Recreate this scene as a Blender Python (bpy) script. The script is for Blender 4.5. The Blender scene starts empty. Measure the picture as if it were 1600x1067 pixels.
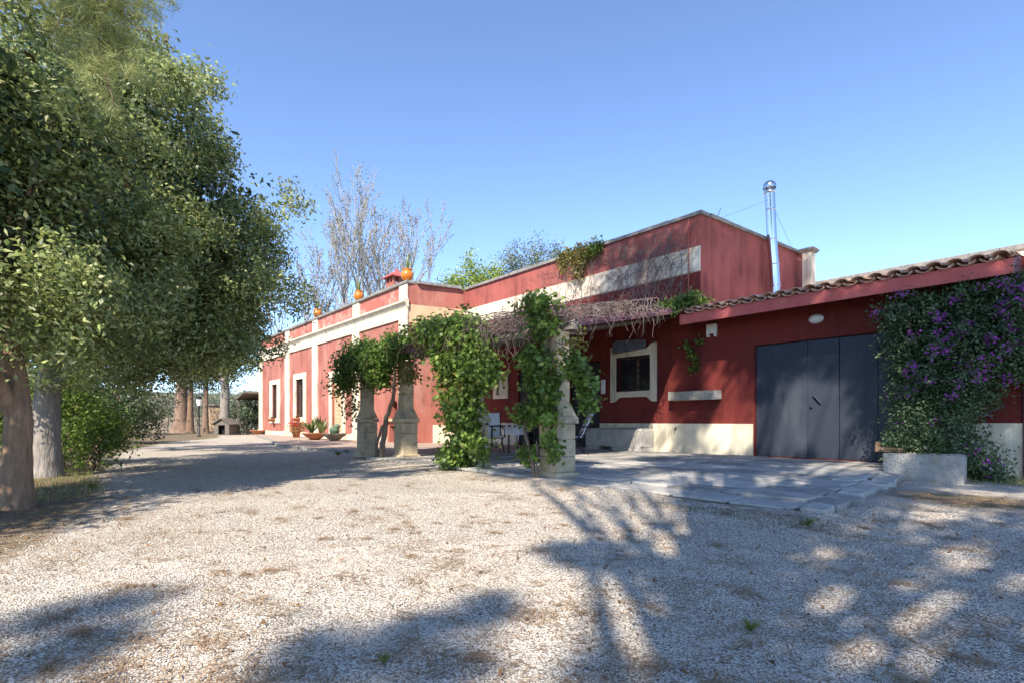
import bpy, math, random
import numpy as np
from mathutils import Vector, Matrix
R = math.radians
random.seed(7)
rng = np.random.default_rng(11)
sc = bpy.context.scene
col = sc.collection

# ------------------------------------------------------------------ camera, sky, sun, exposure
# X runs along the house front (to the right), Y into the house, Z up. The photographer stands at the origin.
EYE = Vector((0, 0, 0.9))
cam = bpy.data.cameras.new('camera'); cam_ob = bpy.data.objects.new('camera', cam); col.objects.link(cam_ob)
cam.sensor_width = 36; cam.lens = 36 * 850 / 1600; cam.shift_y = 123.5 / 1600
cam.clip_start = .05; cam.clip_end = 2000
cam_ob.location = EYE
cam_ob.rotation_euler = (R(90), 0, math.atan2(0.77193, 0.63571))
sc.camera = cam_ob

SUN = Vector((.38, -.62, .69)).normalized()          # towards the sun
world = bpy.data.worlds.new('World'); sc.world = world; world.use_nodes = True
wn = world.node_tree.nodes; wl = world.node_tree.links
sky = wn.new('ShaderNodeTexSky'); sky.sky_type = 'NISHITA'; sky.sun_disc = False
sky.sun_elevation = math.asin(SUN.z); sky.sun_rotation = math.atan2(SUN.x, SUN.y)
sky.air_density = .62; sky.dust_density = 0; sky.ozone_density = 3.0; sky.altitude = 0
wn['Background'].inputs['Strength'].default_value = .15
hsv = wn.new('ShaderNodeHueSaturation'); hsv.inputs['Saturation'].default_value = 1.0; hsv.inputs['Hue'].default_value = .501
wl.new(sky.outputs[0], hsv.inputs['Color']); wl.new(hsv.outputs[0], wn['Background'].inputs['Color'])
sl = bpy.data.lights.new('sun', 'SUN'); sl.energy = 3.6; sl.angle = R(.53); sl.color = (1, .92, .80)
so = bpy.data.objects.new('sun', sl); col.objects.link(so)
so.rotation_euler = (-SUN).to_track_quat('-Z', 'Y').to_euler(); so.location = (0, 0, 30)
sc.view_settings.view_transform = 'Standard'; sc.view_settings.look = 'None'
sc.view_settings.exposure = 1.42; sc.view_settings.gamma = 1
sc.view_settings.use_curve_mapping = False

# ------------------------------------------------------------------ materials
def mat(name, c1, c2=None, rough=.85, scale=4, bump=0, bscale=40, spec=.3, metal=0, stain=None, sscale=.7, detail=6, samt=.6, vstretch=1, streak=0):
    m = bpy.data.materials.new(name); m.use_nodes = True
    n = m.node_tree.nodes; l = m.node_tree.links; b = n['Principled BSDF']
    b.inputs['Roughness'].default_value = rough; b.inputs['Specular IOR Level'].default_value = spec
    b.inputs['Metallic'].default_value = metal
    tc = n.new('ShaderNodeTexCoord'); geo = n.new('ShaderNodeNewGeometry')
    mp = n.new('ShaderNodeMapping'); l.new(geo.outputs['Position'], mp.inputs[0])
    mp.inputs['Scale'].default_value = (1, 1, vstretch)
    out = None
    if c2 is None: c2 = tuple(x * .8 for x in c1)
    nz = n.new('ShaderNodeTexNoise'); nz.inputs['Scale'].default_value = scale; nz.inputs['Detail'].default_value = detail
    nz.inputs['Roughness'].default_value = .65
    l.new(mp.outputs[0], nz.inputs['Vector'])
    cr = n.new('ShaderNodeValToRGB'); cr.color_ramp.elements[0].position = .32; cr.color_ramp.elements[1].position = .68
    cr.color_ramp.elements[0].color = (*c2, 1); cr.color_ramp.elements[1].color = (*c1, 1)
    l.new(nz.outputs[0], cr.inputs[0]); out = cr.outputs[0]
    if stain is not None:
        n2 = n.new('ShaderNodeTexNoise'); n2.inputs['Scale'].default_value = sscale; n2.inputs['Detail'].default_value = 8
        n2.inputs['Roughness'].default_value = .7
        l.new(mp.outputs[0], n2.inputs['Vector'])
        r2 = n.new('ShaderNodeValToRGB'); r2.color_ramp.elements[0].position = .5; r2.color_ramp.elements[1].position = .68
        r2.color_ramp.elements[1].color = (samt, samt, samt, 1)
        r2.color_ramp.elements[0].color = (0, 0, 0, 1)
        mx = n.new('ShaderNodeMixRGB'); l.new(n2.outputs[0], r2.inputs[0]); l.new(r2.outputs[0], mx.inputs[0])
        l.new(out, mx.inputs[1]); mx.inputs[2].default_value = (*stain, 1); out = mx.outputs[0]
    if streak:
        m2 = n.new('ShaderNodeMapping'); l.new(geo.outputs['Position'], m2.inputs[0]); m2.inputs['Scale'].default_value = (1, 1, .07)
        n4 = n.new('ShaderNodeTexNoise'); n4.inputs['Scale'].default_value = 5; n4.inputs['Detail'].default_value = 7; n4.inputs['Roughness'].default_value = .7; l.new(m2.outputs[0], n4.inputs['Vector'])
        n5 = n.new('ShaderNodeTexNoise'); n5.inputs['Scale'].default_value = 1.1; n5.inputs['Detail'].default_value = 6; l.new(geo.outputs['Position'], n5.inputs['Vector'])
        mu = n.new('ShaderNodeMath'); mu.operation = 'MULTIPLY'; l.new(n4.outputs[0], mu.inputs[0]); l.new(n5.outputs[0], mu.inputs[1])
        r3 = n.new('ShaderNodeValToRGB'); r3.color_ramp.elements[0].position = .22; r3.color_ramp.elements[1].position = .36
        r3.color_ramp.elements[0].color = (1, 1, 1, 1); k_ = 1 - streak; r3.color_ramp.elements[1].color = (k_, k_, k_ * 1.02, 1); l.new(mu.outputs[0], r3.inputs[0])
        m3 = n.new('ShaderNodeMixRGB'); m3.blend_type = 'MULTIPLY'; m3.inputs[0].default_value = 1; l.new(out, m3.inputs[1]); l.new(r3.outputs[0], m3.inputs[2]); out = m3.outputs[0]
    l.new(out, b.inputs['Base Color'])
    if bump:
        n3 = n.new('ShaderNodeTexNoise'); n3.inputs['Scale'].default_value = bscale; n3.inputs['Detail'].default_value = 5
        l.new(mp.outputs[0], n3.inputs['Vector'])
        bp = n.new('ShaderNodeBump'); bp.inputs['Strength'].default_value = bump; bp.inputs['Distance'].default_value = .03
        l.new(n3.outputs[0], bp.inputs['Height']); l.new(bp.outputs[0], b.inputs['Normal'])
    return m

def leafmat(name, cols, trans=.3, rough=.45, spec=.4):
    """colour by leaf (each leaf is its own mesh island)"""
    m = bpy.data.materials.new(name); m.use_nodes = True
    n = m.node_tree.nodes; l = m.node_tree.links; b = n['Principled BSDF']
    g = n.new('ShaderNodeNewGeometry'); cr = n.new('ShaderNodeValToRGB'); e = cr.color_ramp.elements
    while len(e) < len(cols): e.new(.5)
    for i, c in enumerate(cols): e[i].position = i / (len(cols) - 1); e[i].color = (*c, 1)
    l.new(g.outputs['Random Per Island'], cr.inputs[0])
    ta = n.new('ShaderNodeAttribute'); ta.attribute_name = 'tone'; tm = n.new('ShaderNodeMath'); tm.operation = 'ADD'; tm.inputs[1].default_value = 1; l.new(ta.outputs['Fac'], tm.inputs[0])
    vm = n.new('ShaderNodeVectorMath'); vm.operation = 'SCALE'; l.new(cr.outputs[0], vm.inputs[0]); l.new(tm.outputs[0], vm.inputs['Scale'])
    l.new(vm.outputs[0], b.inputs['Base Color'])
    b.inputs['Roughness'].default_value = rough; b.inputs['Specular IOR Level'].default_value = spec
    t = n.new('ShaderNodeBsdfTranslucent'); ms = n.new('ShaderNodeMixShader'); ms.inputs[0].default_value = trans
    hs = n.new('ShaderNodeHueSaturation'); hs.inputs['Value'].default_value = 1.5; hs.inputs['Hue'].default_value = .485
    l.new(vm.outputs[0], hs.inputs['Color']); l.new(hs.outputs[0], t.inputs['Color'])
    l.new(b.outputs[0], ms.inputs[1]); l.new(t.outputs[0], ms.inputs[2])
    l.new(ms.outputs[0], n['Material Output'].inputs['Surface'])
    return m

M = {}
M['red_faded'] = mat('faded_red_plaster', (.405, .150, .112), (.35, .118, .088), scale=1.6, bump=.12, bscale=60, stain=(.47, .24, .18), sscale=1.0, samt=.85, vstretch=.4, streak=.28)
M['red_worn'] = mat('worn_red_parapet_plaster', (.43, .14, .105), (.37, .11, .085), scale=2, bump=.15, bscale=60, stain=(.55, .37, .29), sscale=1.5, samt=.85)
M['red'] = mat('red_plaster', (.185, .030, .023), (.14, .021, .017), scale=1.5, bump=.14, bscale=55, stain=(.12, .017, .018), sscale=.8, samt=.5, vstretch=.4, streak=.35)
M['red_side'] = mat('red_plaster_upper', (.385, .112, .088), (.325, .086, .070), scale=1.8, bump=.16, bscale=50, stain=(.22, .06, .065), sscale=1.1, samt=.6, vstretch=.35, streak=.38)
M['cream'] = mat('cream_plaster', (.76, .68, .51), (.66, .58, .43), scale=2.5, bump=.1, bscale=50, stain=(.50, .42, .30), sscale=1.4, samt=.6, streak=.3)
M['cream_band'] = mat('weathered_cream_band', (.78, .70, .54), (.68, .58, .44), scale=2.0, bump=.15, bscale=45, stain=(.42, .37, .30), sscale=1.2, samt=.6, streak=.4)
M['tan'] = mat('bare_tan_plaster', (.62, .43, .26), (.52, .34, .20), scale=3, bump=.25, bscale=40, stain=(.40, .30, .20), sscale=2, samt=.6)
M['coping'] = mat('lichen_stone_coping', (.30, .28, .25), (.14, .135, .13), scale=9, bump=.4, bscale=50, stain=(.42, .38, .30), sscale=4)
M['stone'] = mat('pillar_limestone', (.58, .46, .29), (.43, .34, .22), scale=7, bump=.45, bscale=35, stain=(.16, .145, .12), sscale=2.2, samt=.75)
M['mortar'] = mat('mortar', (.30, .26, .20), scale=10, bump=.3)
M['grey_stone'] = mat('rough_grey_stone', (.52, .49, .43), (.34, .32, .28), scale=10, bump=.7, bscale=28, stain=(.13, .12, .10), sscale=5, samt=.7)
M['white_stone'] = mat('pale_trough_stone', (.42, .40, .36), (.28, .265, .235), scale=12, bump=.9, bscale=45, stain=(.30, .25, .14), sscale=2.2, samt=.85)
M['paving'] = mat('paving_stone', (.44, .415, .375), (.29, .275, .245), scale=5, bump=.35, bscale=40, stain=(.20, .18, .15), sscale=2.4, samt=.7)
M['paving2'] = mat('paving_stone_dark', (.33, .31, .28), (.22, .21, .185), scale=5, bump=.35, bscale=40, stain=(.16, .15, .13), sscale=2.4, samt=.7)
M['paving3'] = mat('paving_stone_pale', (.52, .485, .43), (.38, .355, .315), scale=6, bump=.35, bscale=40, stain=(.27, .24, .19), sscale=3, samt=.7)
M['joint'] = mat('earth_joint', (.085, .08, .05), (.045, .04, .03), scale=20, bump=.4)
M['walk'] = mat('pinkish_walkway', (.42, .32, .25), (.32, .24, .19), scale=6, bump=.3, stain=(.22, .19, .13), sscale=1.6, samt=.7)
M['tile'] = mat('old_roof_tile', (.55, .34, .25), (.42, .25, .18), scale=9, bump=.35, stain=(.50, .44, .36), sscale=6, samt=.85)
M['slate'] = mat('slate_blue_metal', (.038, .046, .064), (.030, .036, .050), rough=.5, scale=3, bump=.12, bscale=3, spec=.35, stain=(.085, .09, .105), sscale=2.5, samt=.5, vstretch=.3)
M['dark'] = mat('dark_interior', (.012, .011, .012), rough=.7)
M['black'] = mat('black_metal', (.015, .015, .017), rough=.5, spec=.4)
M['darkdoor'] = mat('dark_door', (.020, .020, .024), rough=.6)
M['glass'] = mat('dark_window_glass', (.03, .035, .04), rough=.08, spec=.6)
M['wood'] = mat('weathered_wood', (.30, .19, .11), (.20, .13, .08), scale=14, bump=.3, stain=(.13, .10, .08), sscale=5)
M['beamwood'] = mat('grey_beam_wood', (.20, .17, .14), (.12, .10, .085), scale=14, bump=.35)
M['fascia'] = mat('porch_fascia_paint', (.22, .10, .12), (.16, .075, .09), scale=3, bump=.1, stain=(.26, .20, .20), sscale=3)
M['fascia_red'] = mat('eave_fascia_paint', (.46, .115, .10), (.39, .088, .08), scale=2.4, bump=.12, stain=(.52, .17, .14), sscale=3.5, samt=.6)
M['steel'] = mat('stainless_steel', (.62, .63, .65), (.55, .56, .58), rough=.18, metal=1, scale=3)
M['orange'] = mat('orange_glaze', (.62, .20, .02), (.50, .14, .015), rough=.3, scale=3, spec=.5)
M['terracotta'] = mat('terracotta', (.42, .16, .08), (.32, .12, .06), scale=8, bump=.2)
M['bowl'] = mat('grey_bowl', (.26, .23, .18), (.18, .16, .13), scale=10, bump=.25)
M['white'] = mat('white_plastic', (.78, .77, .74), (.70, .69, .66), rough=.5)
M['fabric'] = mat('pale_fabric', (.66, .66, .68), (.56, .56, .58), rough=.9, bump=.2, bscale=120)
M['board'] = mat('blue_grey_board', (.15, .17, .21), (.10, .115, .145), scale=7, bump=.3, stain=(.05, .055, .06), sscale=5)
M['bark'] = mat('brown_bark', (.30, .19, .115), (.14, .09, .058), scale=16, bump=.9, bscale=30, vstretch=.25)
M['bark_grey'] = mat('grey_bark', (.34, .30, .26), (.18, .155, .13), scale=16, bump=.9, bscale=26, vstretch=.22)
M['bark_pine'] = mat('reddish_pine_bark', (.30, .19, .13), (.13, .09, .07), scale=9, bump=.9, bscale=18, vstretch=.3)
M['bark_pale'] = mat('pale_branch_bark', (.40, .37, .33), (.25, .23, .205), scale=6, bump=.3, bscale=20, vstretch=.3)
M['stem'] = mat('vine_stem', (.24, .17, .12), (.12, .09, .065), scale=25, bump=.6, vstretch=.3)
M['drystem'] = mat('dry_vine_stem', (.25, .19, .165), (.13, .10, .09), scale=12)
M['needle_litter'] = leafmat('fallen_needles', [(.24, .15, .085), (.38, .26, .155), (.30, .19, .11)], trans=.05, rough=.8, spec=.1)
M['deadleaf'] = leafmat('dead_leaf', [(.10, .055, .03), (.26, .14, .06), (.16, .09, .045)], trans=.1, rough=.8, spec=.1)
M['oak'] = leafmat('evergreen_leaf', [(.115, .155, .044), (.20, .25, .075), (.32, .355, .135), (.145, .19, .055), (.44, .45, .24)], trans=.34, rough=.45, spec=.4)
M['grape'] = leafmat('vine_leaf', [(.05, .105, .018), (.105, .18, .03), (.165, .25, .045), (.07, .135, .03), (.23, .27, .07)], trans=.4, rough=.5)
M['yellowvine'] = leafmat('yellow_green_leaf', [(.18, .18, .03), (.12, .17, .03), (.26, .20, .04), (.09, .14, .03), (.25, .13, .05)], trans=.35, rough=.5)
M['boug'] = leafmat('bougainvillea_leaf', [(.035, .07, .026), (.065, .11, .042), (.10, .15, .065), (.045, .08, .036)], trans=.25, rough=.45)
M['bract'] = leafmat('purple_bract', [(.26, .045, .30), (.38, .08, .40), (.20, .035, .27)], trans=.4, rough=.6)
M['pine'] = leafmat('pine_needle', [(.26, .29, .10), (.34, .36, .14), (.20, .25, .08), (.40, .40, .19)], trans=.4, rough=.6)
M['pine_crown'] = leafmat('pine_crown_needle', [(.08, .105, .032), (.12, .145, .045), (.09, .12, .036)], trans=.3, rough=.6)
M['olive'] = leafmat('olive_leaf', [(.12, .15, .09), (.17, .20, .13), (.09, .12, .07)], trans=.2)
M['brightleaf'] = leafmat('bright_green_leaf', [(.09, .16, .025), (.15, .22, .04), (.06, .12, .02), (.19, .24, .06)], trans=.45)
M['limeleaf'] = leafmat('lime_leaf', [(.20, .28, .05), (.30, .36, .08), (.14, .22, .04)], trans=.45)
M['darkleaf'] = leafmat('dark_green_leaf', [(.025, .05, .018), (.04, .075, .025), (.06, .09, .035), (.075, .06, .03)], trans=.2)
M['greyleaf'] = leafmat('grey_green_leaf', [(.09, .115, .05), (.13, .15, .075), (.065, .09, .04)], trans=.2)
M['geranium'] = leafmat('red_petal', [(.40, .045, .03), (.48, .08, .05)], trans=.2)
M['aloe'] = leafmat('aloe_leaf', [(.10, .17, .05), (.20, .24, .06), (.14, .19, .09)], trans=.1)
M['cactus'] = mat('cactus_skin', (.13, .19, .12), (.09, .14, .09), scale=10, bump=.3)
M['grass'] = leafmat('grass_blade', [(.12, .17, .04), (.20, .22, .07), (.25, .23, .10)], trans=.3)
M['drywall'] = mat('dry_stone_wall', (.40, .34, .26), (.20, .17, .13), scale=5, bump=.8, bscale=9)

# ground
def ground_mat():
    m = bpy.data.materials.new('gravel_and_soil'); m.use_nodes = True
    n = m.node_tree.nodes; l = m.node_tree.links; b = n['Principled BSDF']; b.inputs['Roughness'].default_value = .95
    b.inputs['Specular IOR Level'].default_value = .15
    g = n.new('ShaderNodeNewGeometry'); P = g.outputs['Position']
    def noise(s, d=6, r=.6):
        x = n.new('ShaderNodeTexNoise'); x.inputs['Scale'].default_value = s; x.inputs['Detail'].default_value = d
        x.inputs['Roughness'].default_value = r; l.new(P, x.inputs['Vector']); return x.outputs[0]
    def ramp(src, p0, c0, p1, c1):
        r = n.new('ShaderNodeValToRGB'); e = r.color_ramp.elements
        e[0].position = p0; e[0].color = (*c0, 1); e[1].position = p1; e[1].color = (*c1, 1); l.new(src, r.inputs[0]); return r.outputs[0]
    def mix(f, a, c, t='MIX'):
        x = n.new('ShaderNodeMixRGB'); x.blend_type = t
        if isinstance(f, float): x.inputs[0].default_value = f
        else: l.new(f, x.inputs[0])
        l.new(a, x.inputs[1])
        if isinstance(c, tuple): x.inputs[2].default_value = (*c, 1)
        else: l.new(c, x.inputs[2])
        return x.outputs[0]
    v = n.new('ShaderNodeTexVoronoi'); v.inputs['Scale'].default_value = 75; l.new(P, v.inputs['Vector'])
    sep = n.new('ShaderNodeSeparateColor'); l.new(v.outputs['Color'], sep.inputs[0])
    stones = ramp(sep.outputs[0], .0, (.37, .325, .265), .8, (.70, .64, .55))
    gaps = ramp(v.outputs['Distance'], .35, (1, 1, 1), .75, (.35, .31, .27))
    grav = mix(1.0, stones, gaps, 'MULTIPLY')
    grav = mix(ramp(noise(.9, 8, .7), .45, (0, 0, 0), .70, (.55, .55, .55)), grav, (.40, .33, .25))
    grav = mix(ramp(noise(7, 8, .75), .60, (0, 0, 0), .76, (.7, .7, .7)), grav, (.28, .19, .115))
    soil = ramp(noise(9, 10, .75), .30, (.085, .060, .040), .72, (.30, .225, .15))
    soil = mix(ramp(noise(1.3, 6), .5, (0, 0, 0), .62, (.6, .6, .6)), soil, (.13, .15, .06))
    at = n.new('ShaderNodeAttribute'); at.attribute_name = 'litter'
    ad = n.new('ShaderNodeMath'); ad.operation = 'ADD'; l.new(at.outputs['Fac'], ad.inputs[0])
    sb = n.new('ShaderNodeMath'); sb.operation = 'MULTIPLY_ADD'; l.new(noise(3.2, 8, .7), sb.inputs[0]); sb.inputs[1].default_value = .9; sb.inputs[2].default_value = -.45
    l.new(sb.outputs[0], ad.inputs[1])
    cmx = mix(ramp(ad.outputs[0], .35, (0, 0, 0), .68, (1, 1, 1)), grav, soil)
    l.new(cmx, b.inputs['Base Color'])
    hb = n.new('ShaderNodeMath'); hb.operation = 'MULTIPLY_ADD'; l.new(v.outputs['Distance'], hb.inputs[0]); hb.inputs[1].default_value = -1.0
    l.new(noise(30, 4), hb.inputs[2])
    bp = n.new('ShaderNodeBump'); bp.inputs['Strength'].default_value = .75; bp.inputs['Distance'].default_value = .012
    l.new(hb.outputs[0], bp.inputs['Height']); l.new(bp.outputs[0], b.inputs['Normal'])
    return m
M['ground'] = ground_mat()
M['pebble'] = leafmat('gravel_pebble', [(.46, .40, .33), (.57, .51, .43), (.66, .60, .52), (.60, .535, .45), (.51, .45, .375)], trans=0, rough=.9, spec=.15)

# ------------------------------------------------------------------ helpers
def link(o, parent=None):
    col.objects.link(o)
    if parent is not None: o.parent = parent
    return o
def tag(o, label=None, cat=None, group=None, kind=None):
    if label: o['label'] = label
    if cat: o['category'] = cat
    if group: o['group'] = group
    if kind: o['kind'] = kind
    return o
def thing(name, label, cat, group=None, loc=(0, 0, 0), rz=0):
    o = bpy.data.objects.new(name, None); o.empty_display_size = .2
    o.location = loc; o.rotation_euler = (0, 0, rz); link(o)
    return tag(o, label, cat, group)

class MB:
    def __init__(s): s.v = []; s.f = []; s.sm = []
    def add(s, vs, fs, smooth=False):
        o = len(s.v); s.v += [tuple(p) for p in vs]; s.f += [tuple(i + o for i in f) for f in fs]; s.sm += [smooth] * len(fs); return s
    def box(s, x0, x1, y0, y1, z0, z1, j=0):
        p = [(x, y, z) for z in (z0, z1) for (x, y) in ((x0, y0), (x1, y0), (x1, y1), (x0, y1))]
        if j: p = [tuple(c + random.uniform(-j, j) for c in q) for q in p]
        return s.add(p, [(0, 3, 2, 1), (4, 5, 6, 7), (0, 1, 5, 4), (1, 2, 6, 5), (2, 3, 7, 6), (3, 0, 4, 7)])
    def quad(s, *p): return s.add(p, [tuple(range(len(p)))])
    def bbox(s, x0, x1, y0, y1, z0, z1, b=.015, j=0):
        """box with its top edges and upright edges chamfered"""
        def ring(d, z): return [(x0 + d + b, y0 + d, z), (x1 - d - b, y0 + d, z), (x1 - d, y0 + d + b, z), (x1 - d, y1 - d - b, z), (x1 - d - b, y1 - d, z), (x0 + d + b, y1 - d, z), (x0 + d, y1 - d - b, z), (x0 + d, y0 + d + b, z)]
        p = ring(0, z0) + ring(0, z1 - b) + ring(b, z1)
        if j: p = [tuple(c + random.uniform(-j, j) for c in q) for q in p]
        f = [tuple(range(7, -1, -1)), tuple(range(16, 24))]
        for k in range(8):
            n = (k + 1) % 8; f += [(k, n, 8 + n, 8 + k), (8 + k, 8 + n, 16 + n, 16 + k)]
        return s.add(p, f)
    def frustum(s, cx, cy, z0, z1, a0, a1):
        p = [(cx + sx * a, cy + sy * a, z) for z, a in ((z0, a0), (z1, a1)) for sx, sy in ((-1, -1), (1, -1), (1, 1), (-1, 1))]
        return s.add(p, [(0, 3, 2, 1), (4, 5, 6, 7), (0, 1, 5, 4), (1, 2, 6, 5), (2, 3, 7, 6), (3, 0, 4, 7)])
    def tube(s, pts, rad, n=6, cap=True, smooth=True, rough=0):
        pts = [Vector(p) for p in pts]
        if not isinstance(rad, (list, tuple)): rad = [rad] * len(pts)
        vs = []; fs = []; u = None
        for i, p in enumerate(pts):
            t = (pts[min(i + 1, len(pts) - 1)] - pts[max(i - 1, 0)])
            if t.length < 1e-9: t = Vector((0, 0, 1))
            t.normalize()
            if u is None: u = t.orthogonal().normalized()
            else:
                u = u - t * u.dot(t)
                u = u.normalized() if u.length > 1e-6 else t.orthogonal().normalized()
            w = t.cross(u)
            for k in range(n):
                a = 2 * math.pi * k / n; vs.append(p + (u * math.cos(a) + w * math.sin(a)) * rad[i] * (1 + (rough * (math.sin(k * 2.1 + i * .35) + random.uniform(-.8, .8)) if rough else 0)))
        for i in range(len(pts) - 1):
            for k in range(n):
                k2 = (k + 1) % n; fs.append((i * n + k, i * n + k2, (i + 1) * n + k2, (i + 1) * n + k))
        s.add(vs, fs, smooth)
        if cap and n > 2:
            s.add(vs[:n], [tuple(range(n - 1, -1, -1))]); s.add(vs[-n:], [tuple(range(n))])
        return s
    def lathe(s, prof, c=(0, 0, 0), n=20, smooth=True):
        vs = []; fs = []
        for (r, z) in prof:
            for k in range(n):
                a = 2 * math.pi * k / n; vs.append((c[0] + r * math.cos(a), c[1] + r * math.sin(a), c[2] + z))
        for i in range(len(prof) - 1):
            for k in range(n):
                k2 = (k + 1) % n; fs.append((i * n + k, i * n + k2, (i + 1) * n + k2, (i + 1) * n + k))
        return s.add(vs, fs, smooth)
    def mesh(s, name):
        me = bpy.data.meshes.new(name); me.from_pydata(s.v, [], s.f); me.update()
        me.polygons.foreach_set('use_smooth', s.sm); return me
    def build(s, name, m, parent=None, loc=None, rz=0):
        me = s.mesh(name); me.materials.append(M[m] if isinstance(m, str) else m)
        o = bpy.data.objects.new(name, me)
        if loc is not None: o.location = loc; o.rotation_euler = (0, 0, rz)
        return link(o, parent)

def inst(name, me, parent, loc, rot=(0, 0, 0), scale=(1, 1, 1)):
    o = bpy.data.objects.new(name, me); o.location = loc; o.rotation_euler = rot; o.scale = scale
    return link(o, parent)

def np_mesh(name, V, k, m, parent=None, smooth=False):
    """V: (n*k,3) vertices, every k in a row make one face"""
    V = np.asarray(V, np.float32); n = len(V) // k
    me = bpy.data.meshes.new(name); me.vertices.add(len(V)); me.vertices.foreach_set('co', V.ravel())
    me.loops.add(len(V)); me.loops.foreach_set('vertex_index', np.arange(len(V), dtype=np.int32))
    me.polygons.add(n); me.polygons.foreach_set('loop_start', np.arange(0, len(V), k, dtype=np.int32))
    me.update(calc_edges=True); me.materials.append(M[m])
    o = bpy.data.objects.new(name, me); return link(o, parent)

def unit(a): return a / np.maximum(np.linalg.norm(a, axis=-1, keepdims=True), 1e-9)

def leaves(C, N, L, W, fold=.25, jit=.5, droop=.2, shape='oval'):
    """leaf polygons at centres C with rough normals N"""
    n = len(C); N = unit(N + rng.normal(0, jit, (n, 3)))
    u = unit(np.cross(N, rng.normal(0, 1, (n, 3)))); u[:, 2] -= droop; u = unit(u - N * (u * N).sum(1, keepdims=True))
    w = np.cross(N, u)
    L = (L * rng.uniform(.6, 1.25, n))[:, None]; W = (W * rng.uniform(.7, 1.2, n))[:, None]
    if shape == 'oval':
        P = [C - u * L * .5, C + w * W * .5 - u * L * .08 + N * W * fold, C + u * L * .5, C - w * W * .5 - u * L * .08 + N * W * fold]
    else:   # lobed, maple-like
        d = N * W * fold * .5
        P = [C - u * L * .42, C + w * W * .42 - u * L * .40 + d, C + w * W * .26 - u * L * .02, C + w * W * .56 + u * L * .12 + d, C + w * W * .17 + u * L * .2,
             C + u * L * .56 - d * .5, C - w * W * .17 + u * L * .2, C - w * W * .56 + u * L * .12 + d, C - w * W * .26 - u * L * .02, C - w * W * .42 - u * L * .40 + d]
    return np.stack(P, 1).reshape(-1, 3), len(P)

def blob_points(ells, ncl, per, spread, shell=.55, flat=1.0, boughs=0, bsize=.45):
    """points in leaf clusters spread through the outer part of a union of ellipsoids; returns points, outward normals"""
    w = np.array([e[3] * e[4] + e[4] * e[5] + e[3] * e[5] for e in ells]); w = w / w.sum()
    nb = boughs or ncl
    idx = rng.choice(len(ells), nb, p=w); E_ = np.array(ells, float)[idx]
    d = unit(rng.normal(0, 1, (nb, 3))); r = rng.uniform(shell, 1.06, nb) ** .7
    r *= 1 + .08 * np.sin(d[:, 0] * 5 + idx) + .07 * np.sin(d[:, 1] * 7 + 1 + idx) + .06 * np.sin(d[:, 2] * 6 + 2 * idx)
    c = E_[:, :3] + d * r[:, None] * E_[:, 3:6]
    if boughs:
        k = rng.integers(0, nb, ncl); dd = unit(rng.normal(0, 1, (ncl, 3)) + d[k] * .5 + [0, 0, .35])
        c = c[k] + dd * (bsize * rng.uniform(.5, 1.25, nb)[k] * rng.uniform(.55, 1.05, ncl))[:, None] * [1, 1, .75]; d = unit(dd + d[k] * .4)
    P = np.repeat(c, per, 0) + rng.normal(0, 1, (ncl * per, 3)) * spread * np.array([1, 1, flat])
    Nn = np.repeat(unit(d * .7 + rng.normal(0, .25, (ncl, 3)) + [0, 0, .4]), per, 0)
    return P, Nn, c

def foliage(name, ells, ncl, per, spread, L, W, m, parent, shape='oval', shell=.55, jit=.6, zmin=None, droop=.25, flat=1.0, boughs=0, bsize=.45):
    P, Nn, c = blob_points(ells, ncl, per, spread, shell, flat, boughs, bsize)
    tone = np.repeat(rng.choice([-.38, -.22, -.1, 0, .12, .3, .55], ncl), per)
    if zmin is not None: k = P[:, 2] > zmin; P = P[k]; Nn = Nn[k]; tone = tone[k]
    V, q = leaves(P, Nn, L, W, jit=jit, shape=shape, droop=droop)
    o = np_mesh(name, V, q, m, parent); tag(o, kind='stuff')
    o.data.attributes.new('tone', 'FLOAT', 'POINT').data.foreach_set('value', np.repeat(tone, q).astype(np.float32)); return o, c

def wob(a, b, n, amp):
    a = Vector(a); b = Vector(b); out = []
    for i in range(n + 1):
        t = i / n; k = math.sin(math.pi * t) ** .5 if 0 < t < 1 else 0
        out.append(a.lerp(b, t) + Vector([random.uniform(-amp, amp) * k for _ in range(3)]))
    return out

def path(pts, n=6, amp=.02):
    o = []
    for a, b in zip(pts, pts[1:]):
        w = wob(a, b, n, amp); o += w if not o else w[1:]
    return o

def wall_xz(x0, x1, z0, z1, y, holes, depth=.3):
    """wall face in the plane Y=y looking towards -Y, rectangular openings with reveals"""
    b = MB(); xs = sorted({x0, x1, *[h[0] for h in holes], *[h[1] for h in holes]}); zs = sorted({z0, z1, *[h[2] for h in holes], *[h[3] for h in holes]})
    ip = {}
    def vid(x, z):
        if (x, z) not in ip: ip[(x, z)] = len(b.v); b.v.append((x, y, z))
        return ip[(x, z)]
    for xa, xb in zip(xs, xs[1:]):
        for za, zb in zip(zs, zs[1:]):
            cx, cz = (xa + xb) / 2, (za + zb) / 2
            if any(h[0] < cx < h[1] and h[2] < cz < h[3] for h in holes): continue
            b.f.append((vid(xa, za), vid(xb, za), vid(xb, zb), vid(xa, zb))); b.sm.append(False)
    for (a, c, d, e) in holes:
        Y = y + depth
        b.quad((a, y, d), (a, y, e), (a, Y, e), (a, Y, d)); b.quad((c, y, d), (c, Y, d), (c, Y, e), (c, y, e))
        b.quad((a, y, e), (c, y, e), (c, Y, e), (a, Y, e)); b.quad((a, y, d), (a, Y, d), (c, Y, d), (c, y, d))
    return b

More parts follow.
